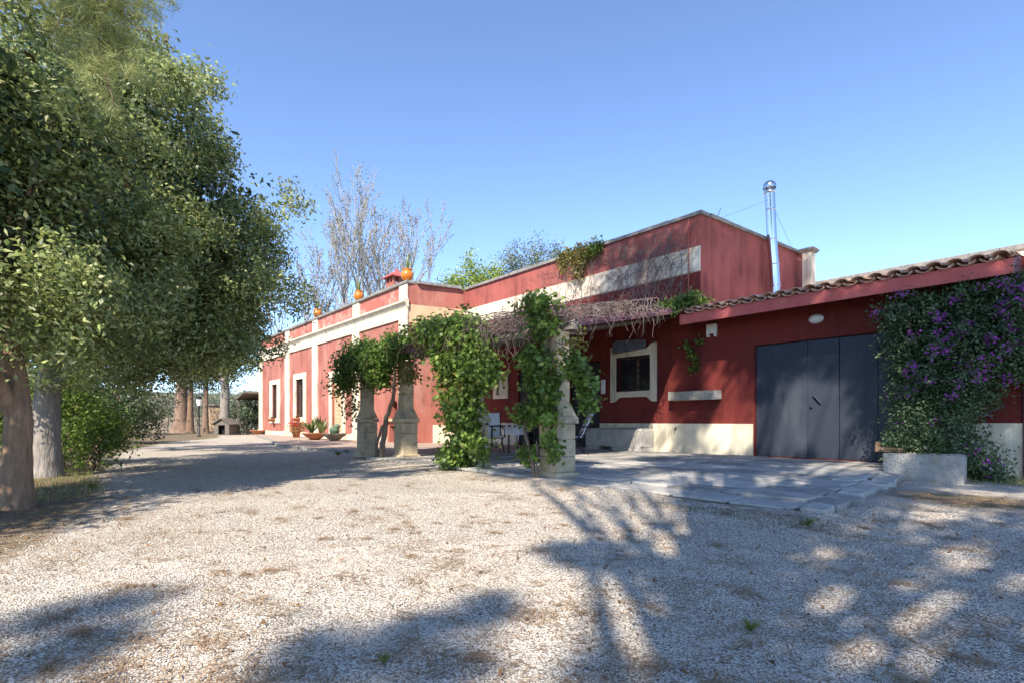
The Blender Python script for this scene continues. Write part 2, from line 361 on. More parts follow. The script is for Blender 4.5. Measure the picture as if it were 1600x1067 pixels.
# ------------------------------------------------------------------ ground
def gz(x, y):
    x = np.asarray(x, float); y = np.asarray(y, float)
    z = -.03 + .014 * np.sin(x * 1.3 + .4 * y) * np.sin(y * 1.1 - .3 * x) + .008 * np.sin(x * 3.7 + 1) * np.cos(y * 4.1)
    z = z - .05 * np.clip((x + 4) / 2.5, 0, 1) * np.clip((y - 8) / 3, 0, 1)
    ramp = np.clip(1 - np.abs(y - 5.25) / .7, 0, 1) * np.clip((x + 12.5) / 1.0, 0, 1) * np.clip((-1.7 - x) / .35, 0, 1)
    z = z + .075 * ramp ** .8
    under = (y > 5.55) * np.clip((x + 12.2) / .3, 0, 1) * np.clip((-2.55 - x) / .3, 0, 1)
    z = z * (1 - under) - .12 * under
    kb = np.clip(1 - np.abs(x - np.interp(y, [5.2, 10.3], [-1.85, -2.55])) / .5, 0, 1) * np.clip((y - 4.9) / .4, 0, 1) * np.clip((10.6 - y) / .4, 0, 1)
    z = z + .05 * kb * (.6 + .4 * np.sin(y * 5.3)) * (1 - under)
    far = np.clip((np.hypot(x, y) - 60) / 140, 0, 1)
    return z + far * 1.5 + 7.0 * np.clip((-x - 58) / 90, 0, 1)

def litter(x, y):
    edge = np.interp(-x, [2, 5, 7, 9.5, 12, 17, 22, 28, 33, 60], [-3.2, -.35, .25, .45, .5, .9, 1.8, 3.6, 6.5, 12])
    a = np.clip((edge - y) / 1.0 + .5, 0, 1)
    b = np.clip(1.2 - np.hypot((x + 1.5) / 1.1, (y - 8.2) / 1.1), 0, .85)
    c = np.clip(1.1 - np.hypot((x + 2.4) / 2.2, (y - 4.95) / .28), 0, .5)
    d = np.clip(1 - np.hypot((x + 11.8) / 1.6, (y - 5.6) / .8), 0, .6)
    e = np.clip((-x - 36) / 6, 0, .8)
    return np.maximum.reduce([a, b, c, d, e])

gx = np.concatenate([[-400, -250, -160, -110, -80, -60, -50, -44], np.arange(-40, -16, .5), np.arange(-16, -8, .16), np.arange(-8, 3.01, .1), [4, 6, 9, 14, 25, 50, 100, 250]])
gy = np.concatenate([[-250, -120, -60, -30, -18, -12, -8, -5, -4], np.arange(-3.2, 8, .1), np.arange(8, 13, .25), [14, 16, 20, 30, 45, 70, 120, 250, 400]])
XX, YY = np.meshgrid(gx, gy); ZZ = gz(XX, YY) + rng.normal(0, .0035, XX.shape)
nx, ny = len(gx), len(gy)
me = bpy.data.meshes.new('ground'); fi = np.arange(nx * ny).reshape(ny, nx)
F = np.stack([fi[:-1, :-1], fi[:-1, 1:], fi[1:, 1:], fi[1:, :-1]], -1).reshape(-1, 4)
V = np.stack([XX, YY, ZZ], -1).reshape(-1, 3)
me.vertices.add(len(V)); me.vertices.foreach_set('co', V.astype(np.float32).ravel())
me.loops.add(F.size); me.loops.foreach_set('vertex_index', F.astype(np.int32).ravel())
me.polygons.add(len(F)); me.polygons.foreach_set('loop_start', np.arange(0, F.size, 4, dtype=np.int32)); me.update(calc_edges=True)
me.polygons.foreach_set('use_smooth', np.ones(len(F), bool))
at = me.attributes.new('litter', 'FLOAT', 'POINT'); at.data.foreach_set('value', litter(XX, YY).astype(np.float32).ravel())
me.materials.append(M['ground']); gr = link(bpy.data.objects.new('ground', me)); tag(gr, 'pale gravel yard with brown litter under the trees', 'ground', kind='structure')

# loose gravel stones close to the photographer
def pebbles(n, rmin, rmax, size):
    a = math.atan2(.63571, -.77193) + rng.uniform(-.80, .80, n); r = np.sqrt(rng.uniform(rmin ** 2, rmax ** 2, n))
    x = np.cos(a) * r; y = np.sin(a) * r; k = (litter(x, y) + rng.uniform(-.3, .3, n) < .55) & ~((y > 5.3) & (x < -2.1))
    x = x[k]; y = y[k]; n = len(x); s = size * rng.uniform(.5, 1.3, n)
    c = np.stack([x, y, gz(x, y) + s * .12], 1)
    u = unit(rng.normal(0, 1, (n, 3)) * [1, 1, .25]); w = unit(np.cross(u, rng.normal(0, .35, (n, 3)) + [0, 0, 1])); t = np.cross(u, w)
    a_, b_, c_ = (s * rng.uniform(.55, .8, n))[:, None], (s * rng.uniform(.4, .6, n))[:, None], (s * rng.uniform(.18, .36, n))[:, None]
    ja = rng.normal(0, .18, (6, n, 1)) * s[:, None]
    P = [c + u * a_ + w * ja[0], c + w * b_ + u * ja[1], c - u * a_ + w * ja[2], c - w * b_ + u * ja[3], c + t * c_ + u * ja[4] * .6, c - t * c_]
    Vv = np.stack(P, 1).reshape(-1, 3)
    tri = np.array([(0, 1, 4), (1, 2, 4), (2, 3, 4), (3, 0, 4), (1, 0, 5), (2, 1, 5), (3, 2, 5), (0, 3, 5)])
    Fi = (np.arange(n)[:, None, None] * 6 + tri[None]).reshape(-1, 3)
    return Vv, Fi
Vs = []; Fs = []; o_ = 0
for (n, a, b, s) in ((46000, 1.5, 2.6, .0075), (56000, 2.4, 4.2, .0095), (34000, 4.0, 7.0, .012)):
    v, f = pebbles(n, a, b, s); Vs.append(v); Fs.append(f + o_); o_ += len(v)
V = np.concatenate(Vs); F = np.concatenate(Fs)
me = bpy.data.meshes.new('gravel'); me.vertices.add(len(V)); me.vertices.foreach_set('co', V.astype(np.float32).ravel())
me.loops.add(F.size); me.loops.foreach_set('vertex_index', F.astype(np.int32).ravel())
me.polygons.add(len(F)); me.polygons.foreach_set('loop_start', np.arange(0, F.size, 3, dtype=np.int32)); me.update(calc_edges=True)
me.materials.append(M['pebble']); o = link(bpy.data.objects.new('gravel', me)); tag(o, 'loose pale gravel stones covering the yard', 'gravel', kind='stuff')

# fallen needles in small drifts, dead leaves
def drift():
    C = []; D = []
    def patch(x, y, r, n):
        a = rng.normal(0, r, (n, 2)) * [1.3, .8]; th = rng.uniform(-.6, .6); c, s = math.cos(th), math.sin(th)
        C.append(np.stack([x + a[:, 0] * c - a[:, 1] * s, y + a[:, 0] * s + a[:, 1] * c], 1))
    for i in range(520):
        r = 1.9 + 6.6 * random.random(); a = math.atan2(.63571, -.77193) + random.uniform(-.78, .78)
        x, y = r * math.cos(a), r * math.sin(a)
        if y > 5.4 and x < -2: continue
        patch(x, y, random.uniform(.025, .11), random.randint(8, 62))
    for i in range(90): patch(random.uniform(-12, -4.5), random.uniform(-1.5, .8), .3, 60)
    for i in range(26): patch(random.uniform(-2.3, -.8), random.uniform(7.2, 9.2), .18, 70)
    for i in range(24): patch(random.uniform(-9, -2.0), random.uniform(4.8, 5.15), .14, 50)
    for i in range(5000):
        r = 1.8 + 7.5 * random.random(); a = math.atan2(.63571, -.77193) + random.uniform(-.78, .78); x, y = r * math.cos(a), r * math.sin(a)
        if not (y > 5.4 and x < -2): C.append(np.array([[x, y]]))
    c = np.concatenate(C); n = len(c); z = gz(c[:, 0], c[:, 1]) + rng.uniform(.004, .016, n)
    P = np.stack([c[:, 0], c[:, 1], z], 1); th = rng.uniform(0, 2 * math.pi, n)
    u = np.stack([np.cos(th), np.sin(th), rng.uniform(-.1, .1, n)], 1); L = rng.uniform(.02, .05, n)[:, None]
    w = np.stack([-np.sin(th), np.cos(th), np.zeros(n)], 1) * .0028
    return np.stack([P - u * L, P + w, P + u * L, P - w], 1).reshape(-1, 3)
o = np_mesh('fallen_pine_needles', drift(), 4, 'needle_litter'); tag(o, 'small brown drifts of fallen pine needles on gravel', 'pine needles', kind='stuff')
n = 15000
x = rng.uniform(-16, 0, n); y = rng.uniform(-2, 9, n)
k = (rng.uniform(0, 1, n) < .16 + .6 * litter(x, y)) & ~((y > 5.4) & (x < -2)); x, y = x[k], y[k]
P = np.stack([x, y, gz(x, y) + .012], 1); V, q = leaves(P, np.tile([0, 0, 1.], (len(P), 1)), .032, .02, fold=.3, jit=.35, droop=0)
o = np_mesh('dead_leaves', V, q, 'deadleaf'); tag(o, 'scattered brown dead leaves on the yard', 'leaves', kind='stuff')

# ------------------------------------------------------------------ terrace, kerb, walkway
def xr(y): return np.interp(y, [5.2, 10.3, 12.5], [-2.05, -2.78, -3.1])
b = MB(); b.add([(-12.1, 5.36, .035), (xr(5.4) - .03, 5.36, .035), (xr(10.3) - .03, 10.3, .035), (xr(12.4) - .03, 12.5, .035), (-12.1, 12.5, .035)], [(0, 1, 2, 3, 4)])
ter = b.build('terrace', 'joint'); tag(ter, 'grey stone paved terrace in front of the garage door', 'terrace', kind='structure')
y = 5.36; row = 0
while y < 12.42:
    d = random.uniform(.5, .78); d = min(d, 12.47 - y)
    if 12.47 - y - d < .3: d = 12.47 - y
    x = -12.05 + random.uniform(0, .4)
    while True:
        w = random.uniform(.55, 1.15); lim = float(xr(y + d / 2)) - .22
        x1 = min(x + w, lim)
        if lim - x1 < .3: x1 = lim
        g = random.uniform(.014, .032); yo = random.uniform(-.05, .03) if row == 0 else 0
        zt = .08 + random.uniform(-.011, .011) - (.012 if row == 0 else 0)
        sb = MB().bbox(x + g, x1 - g, y + yo + g, y + d - g, .0, zt, b=.012, j=.005)
        sb.build('paving_slab', random.choice(['paving', 'paving', 'paving2', 'paving3']), ter)
        if x1 >= lim - 1e-6: break
        x = x1
    y += d; row += 1
y = 5.44
while y < 10.2:
    d = random.uniform(.32, .8); xc = float(xr(y + d / 2)); tilt = random.uniform(-.02, .02)
    bb = MB().bbox(-.15 + random.uniform(-.03, .03), .12 + random.uniform(-.06, .05), -d / 2 + .02, d / 2 - .02, -.16, .062 + random.uniform(-.02, .012), b=.016, j=.012)
    o = bb.build('kerb_stone', random.choice(['grey_stone', 'paving2', 'paving']), ter, loc=(xc - .05, y + d / 2, 0), rz=.146 + random.uniform(-.06, .06)); o.rotation_euler = (tilt, random.uniform(.02, .10), o.rotation_euler[2])
    y += d
b = MB()
edge = [(-37, 9.0), (-33, 8.6), (-28, 7.8), (-24.4, 6.95), (-21, 6.2), (-18.5, 6.05), (-15.5, 6.5), (-12.12, 6.3)]
top = [(x, yy, .035) for x, yy in edge] + [(-12.12, 12.5, .035), (-18.25, 12.5, .035), (-18.7, 10.2, .035), (-37, 10.2, .035)]
nn = len(edge); low = [(x, yy, -.2) for x, yy in edge]
b.add(top, [tuple(range(len(top)))]); b.add(top[:nn] + low, [(i, nn + i, nn + i + 1, i + 1) for i in range(nn - 1)])
wk = b.build('walkway', 'walk'); tag(wk, 'pinkish paved walkway along the long red facade', 'walkway', kind='structure')
for i in range(nn - 3, 0, -1):
    (xa, ya), (xb, yb) = edge[i], edge[i + 1]; L = math.hypot(xb - xa, yb - ya); m_ = int(L / .62)
    for k in range(m_):
        t = (k + .5) / m_; w = L / m_
        MB().bbox(-w / 2 + .01, w / 2 - .01, -.09, .09, -.1, .05 + random.uniform(-.008, .008), b=.015, j=.008).build('edging_stone', 'paving2', wk, loc=(xa + (xb - xa) * t, ya + (yb - ya) * t - .05, 0), rz=math.atan2(yb - ya, xb - xa))

# ------------------------------------------------------------------ farmhouse
H = thing('farmhouse', 'long red plastered farmhouse with cream bands, parapets and a garage wing', 'farmhouse', loc=(0, 0, 0))
FY = 10.2; WY = 12.5; PT = 6.17
w1 = (-36.23, -35.2, 1.06, 3.17); w2 = (-31.66, -30.43, 1.11, 3.23); dr = (-26.33, -25.03, .03, 3.02); ni = (-20.28, -19.55, .99, 1.75); nl = (-20.22, -19.62, .05, .72)
wall_xz(-39.2, -18.7, -.3, 5.3, FY, [w1, w2, dr, ni, nl], .34).build('facade_wall', 'red_faded', H)
MB().add([(-39.2, FY, 5.3), (-18.7, FY, 5.3), (-18.7, FY, PT), (-39.2, FY, PT), (-39.2, FY + .3, PT), (-18.7, FY + .3, PT), (-18.7, FY + .3, 5.3), (-39.2, FY + .3, 5.3)], [(0, 1, 2, 3), (3, 2, 5, 4), (4, 5, 6, 7)]).build('facade_parapet', 'red_worn', H)
# other walls of the house
RX = [(-18.7, 10.2), (-18.24, 12.5)]
def retwall(z0, z1, m, name, off=0, y0=10.2, y1=12.5):
    f = lambda yy: -18.7 + (yy - 10.2) * .2 + off
    return MB().quad((f(y0), y0, z0), (f(y1), y1, z0), (f(y1), y1, z1), (f(y0), y0, z1)).build(name, m, H)
retwall(-.3, 4.66, 'red_faded', 'return_wall'); retwall(4.66, 5.37, 'tan', 'return_band'); retwall(5.37, PT, 'red_faded', 'return_parapet')
o = MB()
y0, y1 = 11.2, 12.47; f = lambda yy: -18.7 + (yy - 10.2) * .2
o.add([(f(y0) + .005, y0, 0), (f(y1) + .005, y1, 0), (f(y1) + .06, y1, 0), (f(y0) + .06, y0, 0), (f(y0) + .005, y0, .74), (f(y1) + .005, y1, .74), (f(y1) + .06, y1, .74), (f(y0) + .06, y0, .74)],
      [(0, 1, 5, 4), (3, 7, 6, 2), (4, 5, 6, 7), (0, 4, 7, 3)]); o.build('return_plinth', 'cream', H)
# return window: plain red recess with dark pane
def rbox(ya, yb, za, zb, d0, d1): 
    f0 = lambda yy, d: -18.7 + (yy - 10.2) * .2 + d
    return [(f0(ya, d), yy, z) for z in (za, zb) for (yy, d) in ((ya, d0), (ya, d1), (yb, d1), (yb, d0))]
rw = MB()
for (ya, yb, za, zb) in ((11.25, 11.33, 2.38, 3.2), (12.17, 12.25, 2.38, 3.2), (11.33, 12.17, 3.12, 3.2), (11.2, 12.3, 2.28, 2.38)):
    p = []
    for z in (za, zb):
        for yy, d in ((ya, .004), (ya, .06), (yb, .06), (yb, .004)): p.append((-18.7 + (yy - 10.2) * .2 + d, yy, z))
    rw.add(p, [(0, 3, 2, 1), (4, 5, 6, 7), (0, 1, 5, 4), (1, 2, 6, 5), (2, 3, 7, 6), (3, 0, 4, 7)])
rwo = rw.build('window', 'red_faded', H); tag(rwo, label='small red framed window high on the short return wall')
f = lambda yy, d: -18.7 + (yy - 10.2) * .2 + d
MB().quad((f(11.33, .012), 11.33, 2.38), (f(12.17, .012), 12.17, 2.38), (f(12.17, .012), 12.17, 3.12), (f(11.33, .012), 11.33, 3.12)).build('pane', 'glass', rwo)

wp = (-16.05, -15.5, 1.85, 2.6); d1 = (-14.83, -13.5, .03, 2.68); d2 = (-12.3, -11.0, .08, 2.70); w3 = (-10.37, -9.15, 1.74, 2.73)
wall_xz(-18.24, -7.63, -.3, 4.70, WY, [wp, d1, d2, w3], .3).build('porch_wall', 'red', H)
MB().quad((-18.24, WY, 5.35), (-7.63, WY, 5.35), (-7.63, WY, 6.13), (-18.24, WY, 6.13)).build('upper_wall', 'red_side', H)
MB().quad((-18.24, WY, 4.70), (-7.63, WY, 4.70), (-7.63, WY, 5.35), (-18.24, WY, 5.35)).build('wall_band_backing', 'cream_band', H)
b = MB().box(-18.22, -7.632, WY - .03, WY + .005, 4.72, 5.33); b.build('wall_band', 'cream_band', H)
gd = (-6.24, -3.05, .085, 2.66)
wall_xz(-7.63, -1.0, -.3, 3.66, WY, [gd], .16).build('garage_wall', 'red', H)
MB().quad((-7.63, WY, -.3), (-7.47, 18.4, -.3), (-7.47, 18.4, 6.13), (-7.63, WY, 6.13)).build('side_wall', 'red_side', H)
MB().quad((-1.0, WY, -.3), (-1.0, 18.4, -.3), (-1.0, 18.4, 5.2), (-1.0, WY, 3.66)).build('garage_end_wall', 'red', H)
MB().quad((-39.2, 18.4, -.3), (-39.2, FY, -.3), (-39.2, FY, PT), (-39.2, 18.4, PT)).build('end_wall', 'red_faded', H)
MB().quad((-1.0, 18.4, -.3), (-39.2, 18.4, -.3), (-39.2, 18.4, 5.2), (-1.0, 18.4, 5.2)).build('back_wall', 'red', H)
MB().add([(-39.2, FY, 5.62), (-18.7, FY, 5.62), (-18.24, WY, 5.62), (-7.63, WY, 5.62), (-7.47, 18.4, 5.62), (-39.2, 18.4, 5.62)], [(0, 1, 2, 3, 4, 5)]).build('flat_roof', 'coping', H)
# vertical pipe line on the upper wall (conduit)
MB().tube([(-7.95, WY - .045, 3.75), (-7.95, WY - .045, 6.1)], .014, 6).build('conduit', 'fascia_red', H)

# parapet coping stones
def coping_run(a, bb, z0, z1, ov, wid, step=1.0):
    a = Vector(a); bb = Vector(bb); d = bb - a; L = d.length; k = max(1, round(L / step)); rz = math.atan2(d.y, d.x)
    for i in range(k):
        c = a + d * ((i + .5) / k); s = L / k
        MB().bbox(-s / 2 + .003, s / 2 - .003, -ov, wid - ov, z0, z1 + random.uniform(-.008, .008), b=.012, j=.004).build('coping_stone', 'coping', H, loc=(c.x, c.y, 0), rz=rz + random.uniform(-.004, .004))
coping_run((-39.3, FY, 0), (-18.62, FY, 0), PT, PT + .11, .09, .42, 1.05)
coping_run((-18.58, 10.55, 0), (-18.24, 12.36, 0), PT + .002, PT + .112, .10, .40, .9)
coping_run((-18.10, WY, 0), (-7.56, WY, 0), 6.13, 6.23, .07, .4, 1.0)
coping_run((-7.62, 12.85, 0), (-7.47, 18.4, 0), 6.132, 6.232, .07, .4, 1.0)

# facade mouldings
for (a, c) in ((-39.2, -38.45), (-33.6, -32.82), (-29.0, -28.25), (-23.8, -23.06), (-19.33, -18.66)):
    p = MB().box(a, c, FY - .06, FY + .002, 0, 4.84); p.build('pilaster', 'cream', H)
    MB().box(a - .05, c + (.05 if c < -19 else .02), FY - .10, FY + .001, 0, .34).build('pilaster_base', 'cream', H)
    MB().box(a + .02, c - .01, FY - .05, FY + .002, 5.56, PT - .001).build('parapet_die', 'cream', H)
MB().box(-39.2, -18.655, FY - .064, FY + .003, 4.84, 5.24).build('architrave', 'cream', H)
prof = [(0, 5.24), (.075, 5.24), (.075, 5.28), (.10, 5.30), (.12, 5.36), (.19, 5.42), (.21, 5.43), (.21, 5.50), (0, 5.56)]
x0, x1 = -39.2, -18.60; b = MB(); k = len(prof)
b.add([(x, FY - d, z) for x in (x0, x1) for d, z in prof], [(i, k + i, k + (i + 1) % k, (i + 1) % k) for i in range(k)] + [tuple(range(k - 1, -1, -1)), tuple(range(k, 2 * k))])
b.build('cornice', 'cream', H)
for (a, c) in ((-38.4, -33.65), (-32.77, -29.05), (-28.2, -26.75), (-24.55, -23.85), (-23.0, -20.4), (-19.5, -19.38)):
    MB().box(a, c, FY - .035, FY + .001, 0, .28).build('plinth', 'cream', H)

def grille(b, x0, x1, z0, z1, y, s, r):
    W = x1 - x0; Hh = z1 - z0
    for sg in (1, -1):
        k = -Hh
        while k < W + Hh:
            p = []
            for (xx, zz) in ((k, 0), (k + Hh, Hh)):
                p.append((xx, zz))
            (xa, za), (xb, zb) = p
            if xa < 0: za = -xa; xa = 0
            if xb > W: zb = Hh - (xb - W); xb = W
            if za < zb:
                if sg == -1: za, zb = Hh - za, Hh - zb
                b.tube([(x0 + xa, y + sg * r * .9, z0 + za), (x0 + xb, y + sg * r * .9, z0 + zb)], r, 4, smooth=False)
            k += s
    for p in (((x0, z0), (x1, z0)), ((x0, z1), (x1, z1)), ((x0, z0), (x0, z1)), ((x1, z0), (x1, z1))):
        b.tube([(p[0][0], y, p[0][1]), (p[1][0], y, p[1][1])], r * 1.3, 4, smooth=False)

def facade_window(op, out, label, y):
    a, c, d, e = op; A, C, D, E_ = out
    fr = MB(); fr.box(A, a, y - .06, y + .002, D, E_); fr.box(c, C, y - .06, y + .002, D, E_); fr.box(a, c, y - .06, y + .0015, e, E_); fr.box(a, c, y - .075, y + .0015, D, d)
    wo = fr.build('window', 'cream', H); tag(wo, label=label)
    MB().quad((a, y + .24, d), (c, y + .24, d), (c, y + .24, e), (a, y + .24, e)).build('pane', 'glass', wo)
    sh = MB(); m_ = (a + c) / 2
    for (p, q) in ((a, a + .06), (m_ - .04, m_ + .04), (c - .06, c)): sh.box(p, q, y + .2, y + .236, d + .06, e - .06)
    sh.box(a, c, y + .2, y + .237, d, d + .06); sh.box(a, c, y + .2, y + .237, e - .06, e); sh.build('sash', 'wood', wo)
    g = MB(); grille(g, a + .02, c - .02, d + .02, e - .02, y + .05, .17, .011); g.build('grille', 'black', wo)
    return wo
facade_window(w1, (-36.74, -34.65, .76, 3.45), 'tall cream framed window near the far end, half under trees', FY)
facade_window(w2, (-32.05, -30.02, .80, 3.55), 'tall cream framed window with lattice grille between two pilasters', FY)

# french door
fr = MB(); fr.box(-26.66, -26.33, FY - .05, FY + .002, .03, 3.02); fr.box(-25.03, -24.67, FY - .05, FY + .002, .03, 3.02); fr.box(-26.66, -24.67, FY - .052, FY + .002, 3.02, 3.32)
do = fr.build('door', 'cream', H); tag(do, label='tall cream framed french door with one open shutter')
MB().box(-26.30, -25.06, FY + .25, FY + .30, .04, 3.0).build('door_leaf', 'darkdoor', do)
sh = MB(); sh.box(-26.28, -25.42, FY + .10, FY + .15, .06, 2.98)
for k in range(14): sh.box(-26.2, -25.5, FY + .085, FY + .10, .25 + k * .19, .25 + k * .19 + .12)
sh.build('shutter', 'tan', do)
sh = MB().box(-25.18, -25.10, FY + .02, FY + .28, .06, 2.98); sh.build('shutter', 'wood', do)
# bread oven niche
b = MB().quad((ni[0], FY + .338, ni[2]), (ni[1], FY + .338, ni[2]), (ni[1], FY + .338, ni[3]), (ni[0], FY + .338, ni[3]))
nb = b.build('oven_niche', 'red', H)
b = MB(); k = 10; cx = (ni[0] + ni[1]) / 2; r = (ni[1] - ni[0]) / 2
for sg in (-1, 1):
    arc = [(cx + sg * r * math.cos(t * math.pi / 2 / k), FY + .002, ni[3] - .22 + .22 * math.sin(t * math.pi / 2 / k)) for t in range(k + 1)] + [(cx + sg * r, FY + .002, ni[3])]
    b.add(arc, [tuple(range(len(arc))) if sg > 0 else tuple(range(len(arc) - 1, -1, -1))])
b.build('arch_spandrel', 'red_faded', nb)
MB().bbox(-20.4, -19.45, FY - .12, FY + .1, .88, .985, b=.015).build('shelf', 'tan', nb)
MB().quad((nl[0], FY + .33, nl[2]), (nl[1], FY + .33, nl[2]), (nl[1], FY + .33, nl[3]), (nl[0], FY + .33, nl[3])).build('wood_store', 'dark', nb)

# small closed window behind the middle vine
fr = MB(); A, C, D, E_ = -16.25, -15.38, 1.72, 2.72; a, c, d, e = wp
fr.box(A, a, WY - .05, WY + .002, D, E_); fr.box(c, C, WY - .05, WY + .002, D, E_); fr.box(a, c, WY - .05, WY + .0015, e, E_); fr.box(a, c, WY - .05, WY + .0015, D, d)
wo = fr.build('window', 'cream', H); tag(wo, label='small cream framed window with closed cream shutter, half behind the vine')
MB().box(a, c, WY + .05, WY + .09, d, e).build('shutter', 'cream', wo)
# doors under the porch
for (op, lab) in ((d1, 'dark open doorway under the porch behind the garden table'), (d2, 'tall black door under the porch')):
    a, c, d, e = op
    o = MB().box(a, c, WY + .2, WY + .25, d, e).build('door', 'dark', H); tag(o, label=lab)
    hw = (c - a) / 2
    if op is d1: MB().box(a + .02, a + .5, WY + .06, WY + .10, d + .02, e - .02).build('door_leaf', 'darkdoor', o)
    else:
        for k in range(2): MB().box(a + .015 + k * hw, a + hw * (k + 1) - .01, WY + .10, WY + .15, d + .01, e - .015).build('door_leaf', 'darkdoor', o)
        MB().tube([(a + hw + .05, WY + .09, 1.1), (a + hw + .05, WY + .05, 1.1), (a + hw + .16, WY + .05, 1.1)], .01, 6).build('handle', 'steel', o)

# shaped window frame with scrolled ears
def ears(x0, x1, z0, z1, ext, inw, dep, n=7):
    """outline of a frame whose four corners flare: counter-clockwise"""
    pts = []
    def curve(xa, za, xb, zb):
        return [(xa + (xb - xa) * t, za + (zb - za) * (1 - math.cos(math.pi * t)) / 2) for t in [i / n for i in range(n + 1)]]
    pts += [(x0, z0 - dep)] + curve(x0 + ext * .3, z0 - dep, x0 + ext, z0) + curve(x1 - ext, z0, x1 - ext * .3, z0 - dep) + [(x1, z0 - dep)]
    pts += [(x1, z1 + dep)] + curve(x1 - ext * .3, z1 + dep, x1 - ext, z1) + curve(x0 + ext, z1, x0 + ext * .3, z1 + dep) + [(x0, z1 + dep)]
    return pts
a, c, d, e = w3; ol = ears(-10.56, -8.95, 1.575, 2.90, .36, 0, .14)
me_b = MB(); yF = WY - .045; nO = len(ol)
# split the ring into four pieces (left, right, bottom, top) to keep faces simple
def ring_piece(poly): me_b.add([(x, yF, z) for x, z in poly], [tuple(range(len(poly)))])
hb = [p for p in ol if p[1] <= 1.58]; ht = [p for p in ol if p[1] >= 2.895]
ring_piece(hb + [(-8.95, d), (-10.56, d)]); ring_piece([(-10.56, e), (-8.95, e)] + ht)
ring_piece([(-10.56, d), (a, d), (a, e), (-10.56, e)]); ring_piece([(c, d), (-8.95, d), (-8.95, e), (c, e)])
me_b.add([(x, yF, z) for x, z in ol] + [(x, WY + .002, z) for x, z in ol], [(i, nO + i, nO + (i + 1) % nO, (i + 1) % nO) for i in range(nO)])
inn = [(a, d), (c, d), (c, e), (a, e)]
me_b.add([(x, yF, z) for x, z in inn] + [(x, WY + .001, z) for x, z in inn], [(i, (i + 1) % 4, 4 + (i + 1) % 4, 4 + i) for i in range(4)])
wo = me_b.build('window', 'cream', H); tag(wo, label='square barred window in a scrolled cream frame under the porch')
MB().quad((a, WY + .26, d), (c, WY + .26, d), (c, WY + .26, e), (a, WY + .26, e)).build('pane', 'glass', wo)
sh = MB(); sh.box(-9.79, -9.73, WY + .2, WY + .258, d, e); sh.box(a, c, WY + .2, WY + .257, d, d + .05); sh.box(a, c, WY + .2, WY + .257, e - .05, e); sh.build('sash', 'wood', wo)
g = MB(); grille(g, a + .02, c - .02, d + .02, e - .02, WY + .04, .175, .011); g.build('grille', 'black', wo)

# plinth of the porch and garage walls
MB().box(-10.98, -6.26, WY - .03, WY + .001, -.2, .83).build('plinth', 'cream', H)
MB().box(-3.0, -1.0, WY - .03, WY + .001, -.3, .86).build('plinth', 'cream', H)
MB().box(-15.3, -14.9, WY - .03, WY + .001, -.1, .83).build('plinth', 'cream', H)
MB().box(-18.15, -15.35, WY - .03, WY + .001, -.1, .83).build('plinth', 'cream', H)

# garage door
o = MB().box(gd[0], gd[1], WY + .12, WY + .155, gd[2], gd[3]).build('garage_door', 'dark', H); tag(o, label='wide slate blue metal garage door in folding leaves')
for i, (a, c) in enumerate(((-6.23, -5.085), (-5.075, -4.455), (-4.445, -3.75), (-3.74, -3.06))):
    pb = MB().bbox(a, c, -.02, .02, 0, 2.56, b=.006); lf = pb.build('door_leaf', 'slate', o, loc=(0, WY + .1 - .012 * (i % 2), gd[2] + .005))
MB().tube([(-4.95, WY + .03, 1.46), (-4.80, WY + .03, 1.28)], .016, 8).build('handle', 'black', o)
MB().lathe([(0, 0), (.03, 0), (.03, .02), (0, .02)], n=10).build('lock', 'black', o, loc=(-5.0, WY + .06, 1.2)).rotation_euler = (R(90), 0, 0)

# eave of the garage: fascia, soffit, barrel tiles
EX0, EX1, EY, EZ = -7.73, -1.62, 11.72, 3.50; PIT = .15
MB().box(EX0, EX1, EY, EY + .06, 3.255, EZ).build('eave_fascia', 'fascia_red', H)
MB().add([(EX0 + .02, EY + .06, 3.30), (EX1 - .02, EY + .06, 3.30), (EX1 - .02, WY, 3.42), (EX0 + .02, WY, 3.42)], [(0, 1, 2, 3)]).build('eave_soffit', 'red', H)
MB().add([(EX1 - .01, EY + .061, 3.26), (EX1 - .01, WY, 3.38), (EX1 - .01, WY, 3.70), (EX1 - .01, EY + .061, EZ)], [(0, 1, 2, 3)]).build('verge_board', 'fascia', H)
MB().add([(EX0, EY + .06, EZ - .01), (EX1, EY + .06, EZ - .01), (EX1, 18.3, EZ - .01 + PIT * 6.52), (EX0 + .2, 18.3, EZ - .01 + PIT * 6.52)], [(0, 1, 2, 3)]).build('roof_deck', 'tile', H)
def tile_mesh(up, L=.5, r0=.125, r1=.10, th=.018, n=7):
    b = MB(); vs = []
    for (y, r) in ((0, r0), (L, r1)):
        for rr in (r, r - th):
            for k in range(n + 1):
                a = math.pi * k / n; vs.append((-rr * math.cos(a), y, (1 if up else -1) * rr * math.sin(a) * .62))
    q = n + 1; f = []
    for k in range(n):
        f += [(k, k + 1, 2 * q + k + 1, 2 * q + k), (q + k, 3 * q + k, 3 * q + k + 1, q + k + 1), (k, q + k, q + k + 1, k + 1)]
    f += [(0, 2 * q, 3 * q, q), (n, q + n, 3 * q + n, 2 * q + n)]
    b.add(vs, f, True); me = b.mesh('roof_tile'); me.materials.append(M['tile']); return me
TU, TD = tile_mesh(True), tile_mesh(False)
NT = 21; per = (EX1 - EX0) / NT
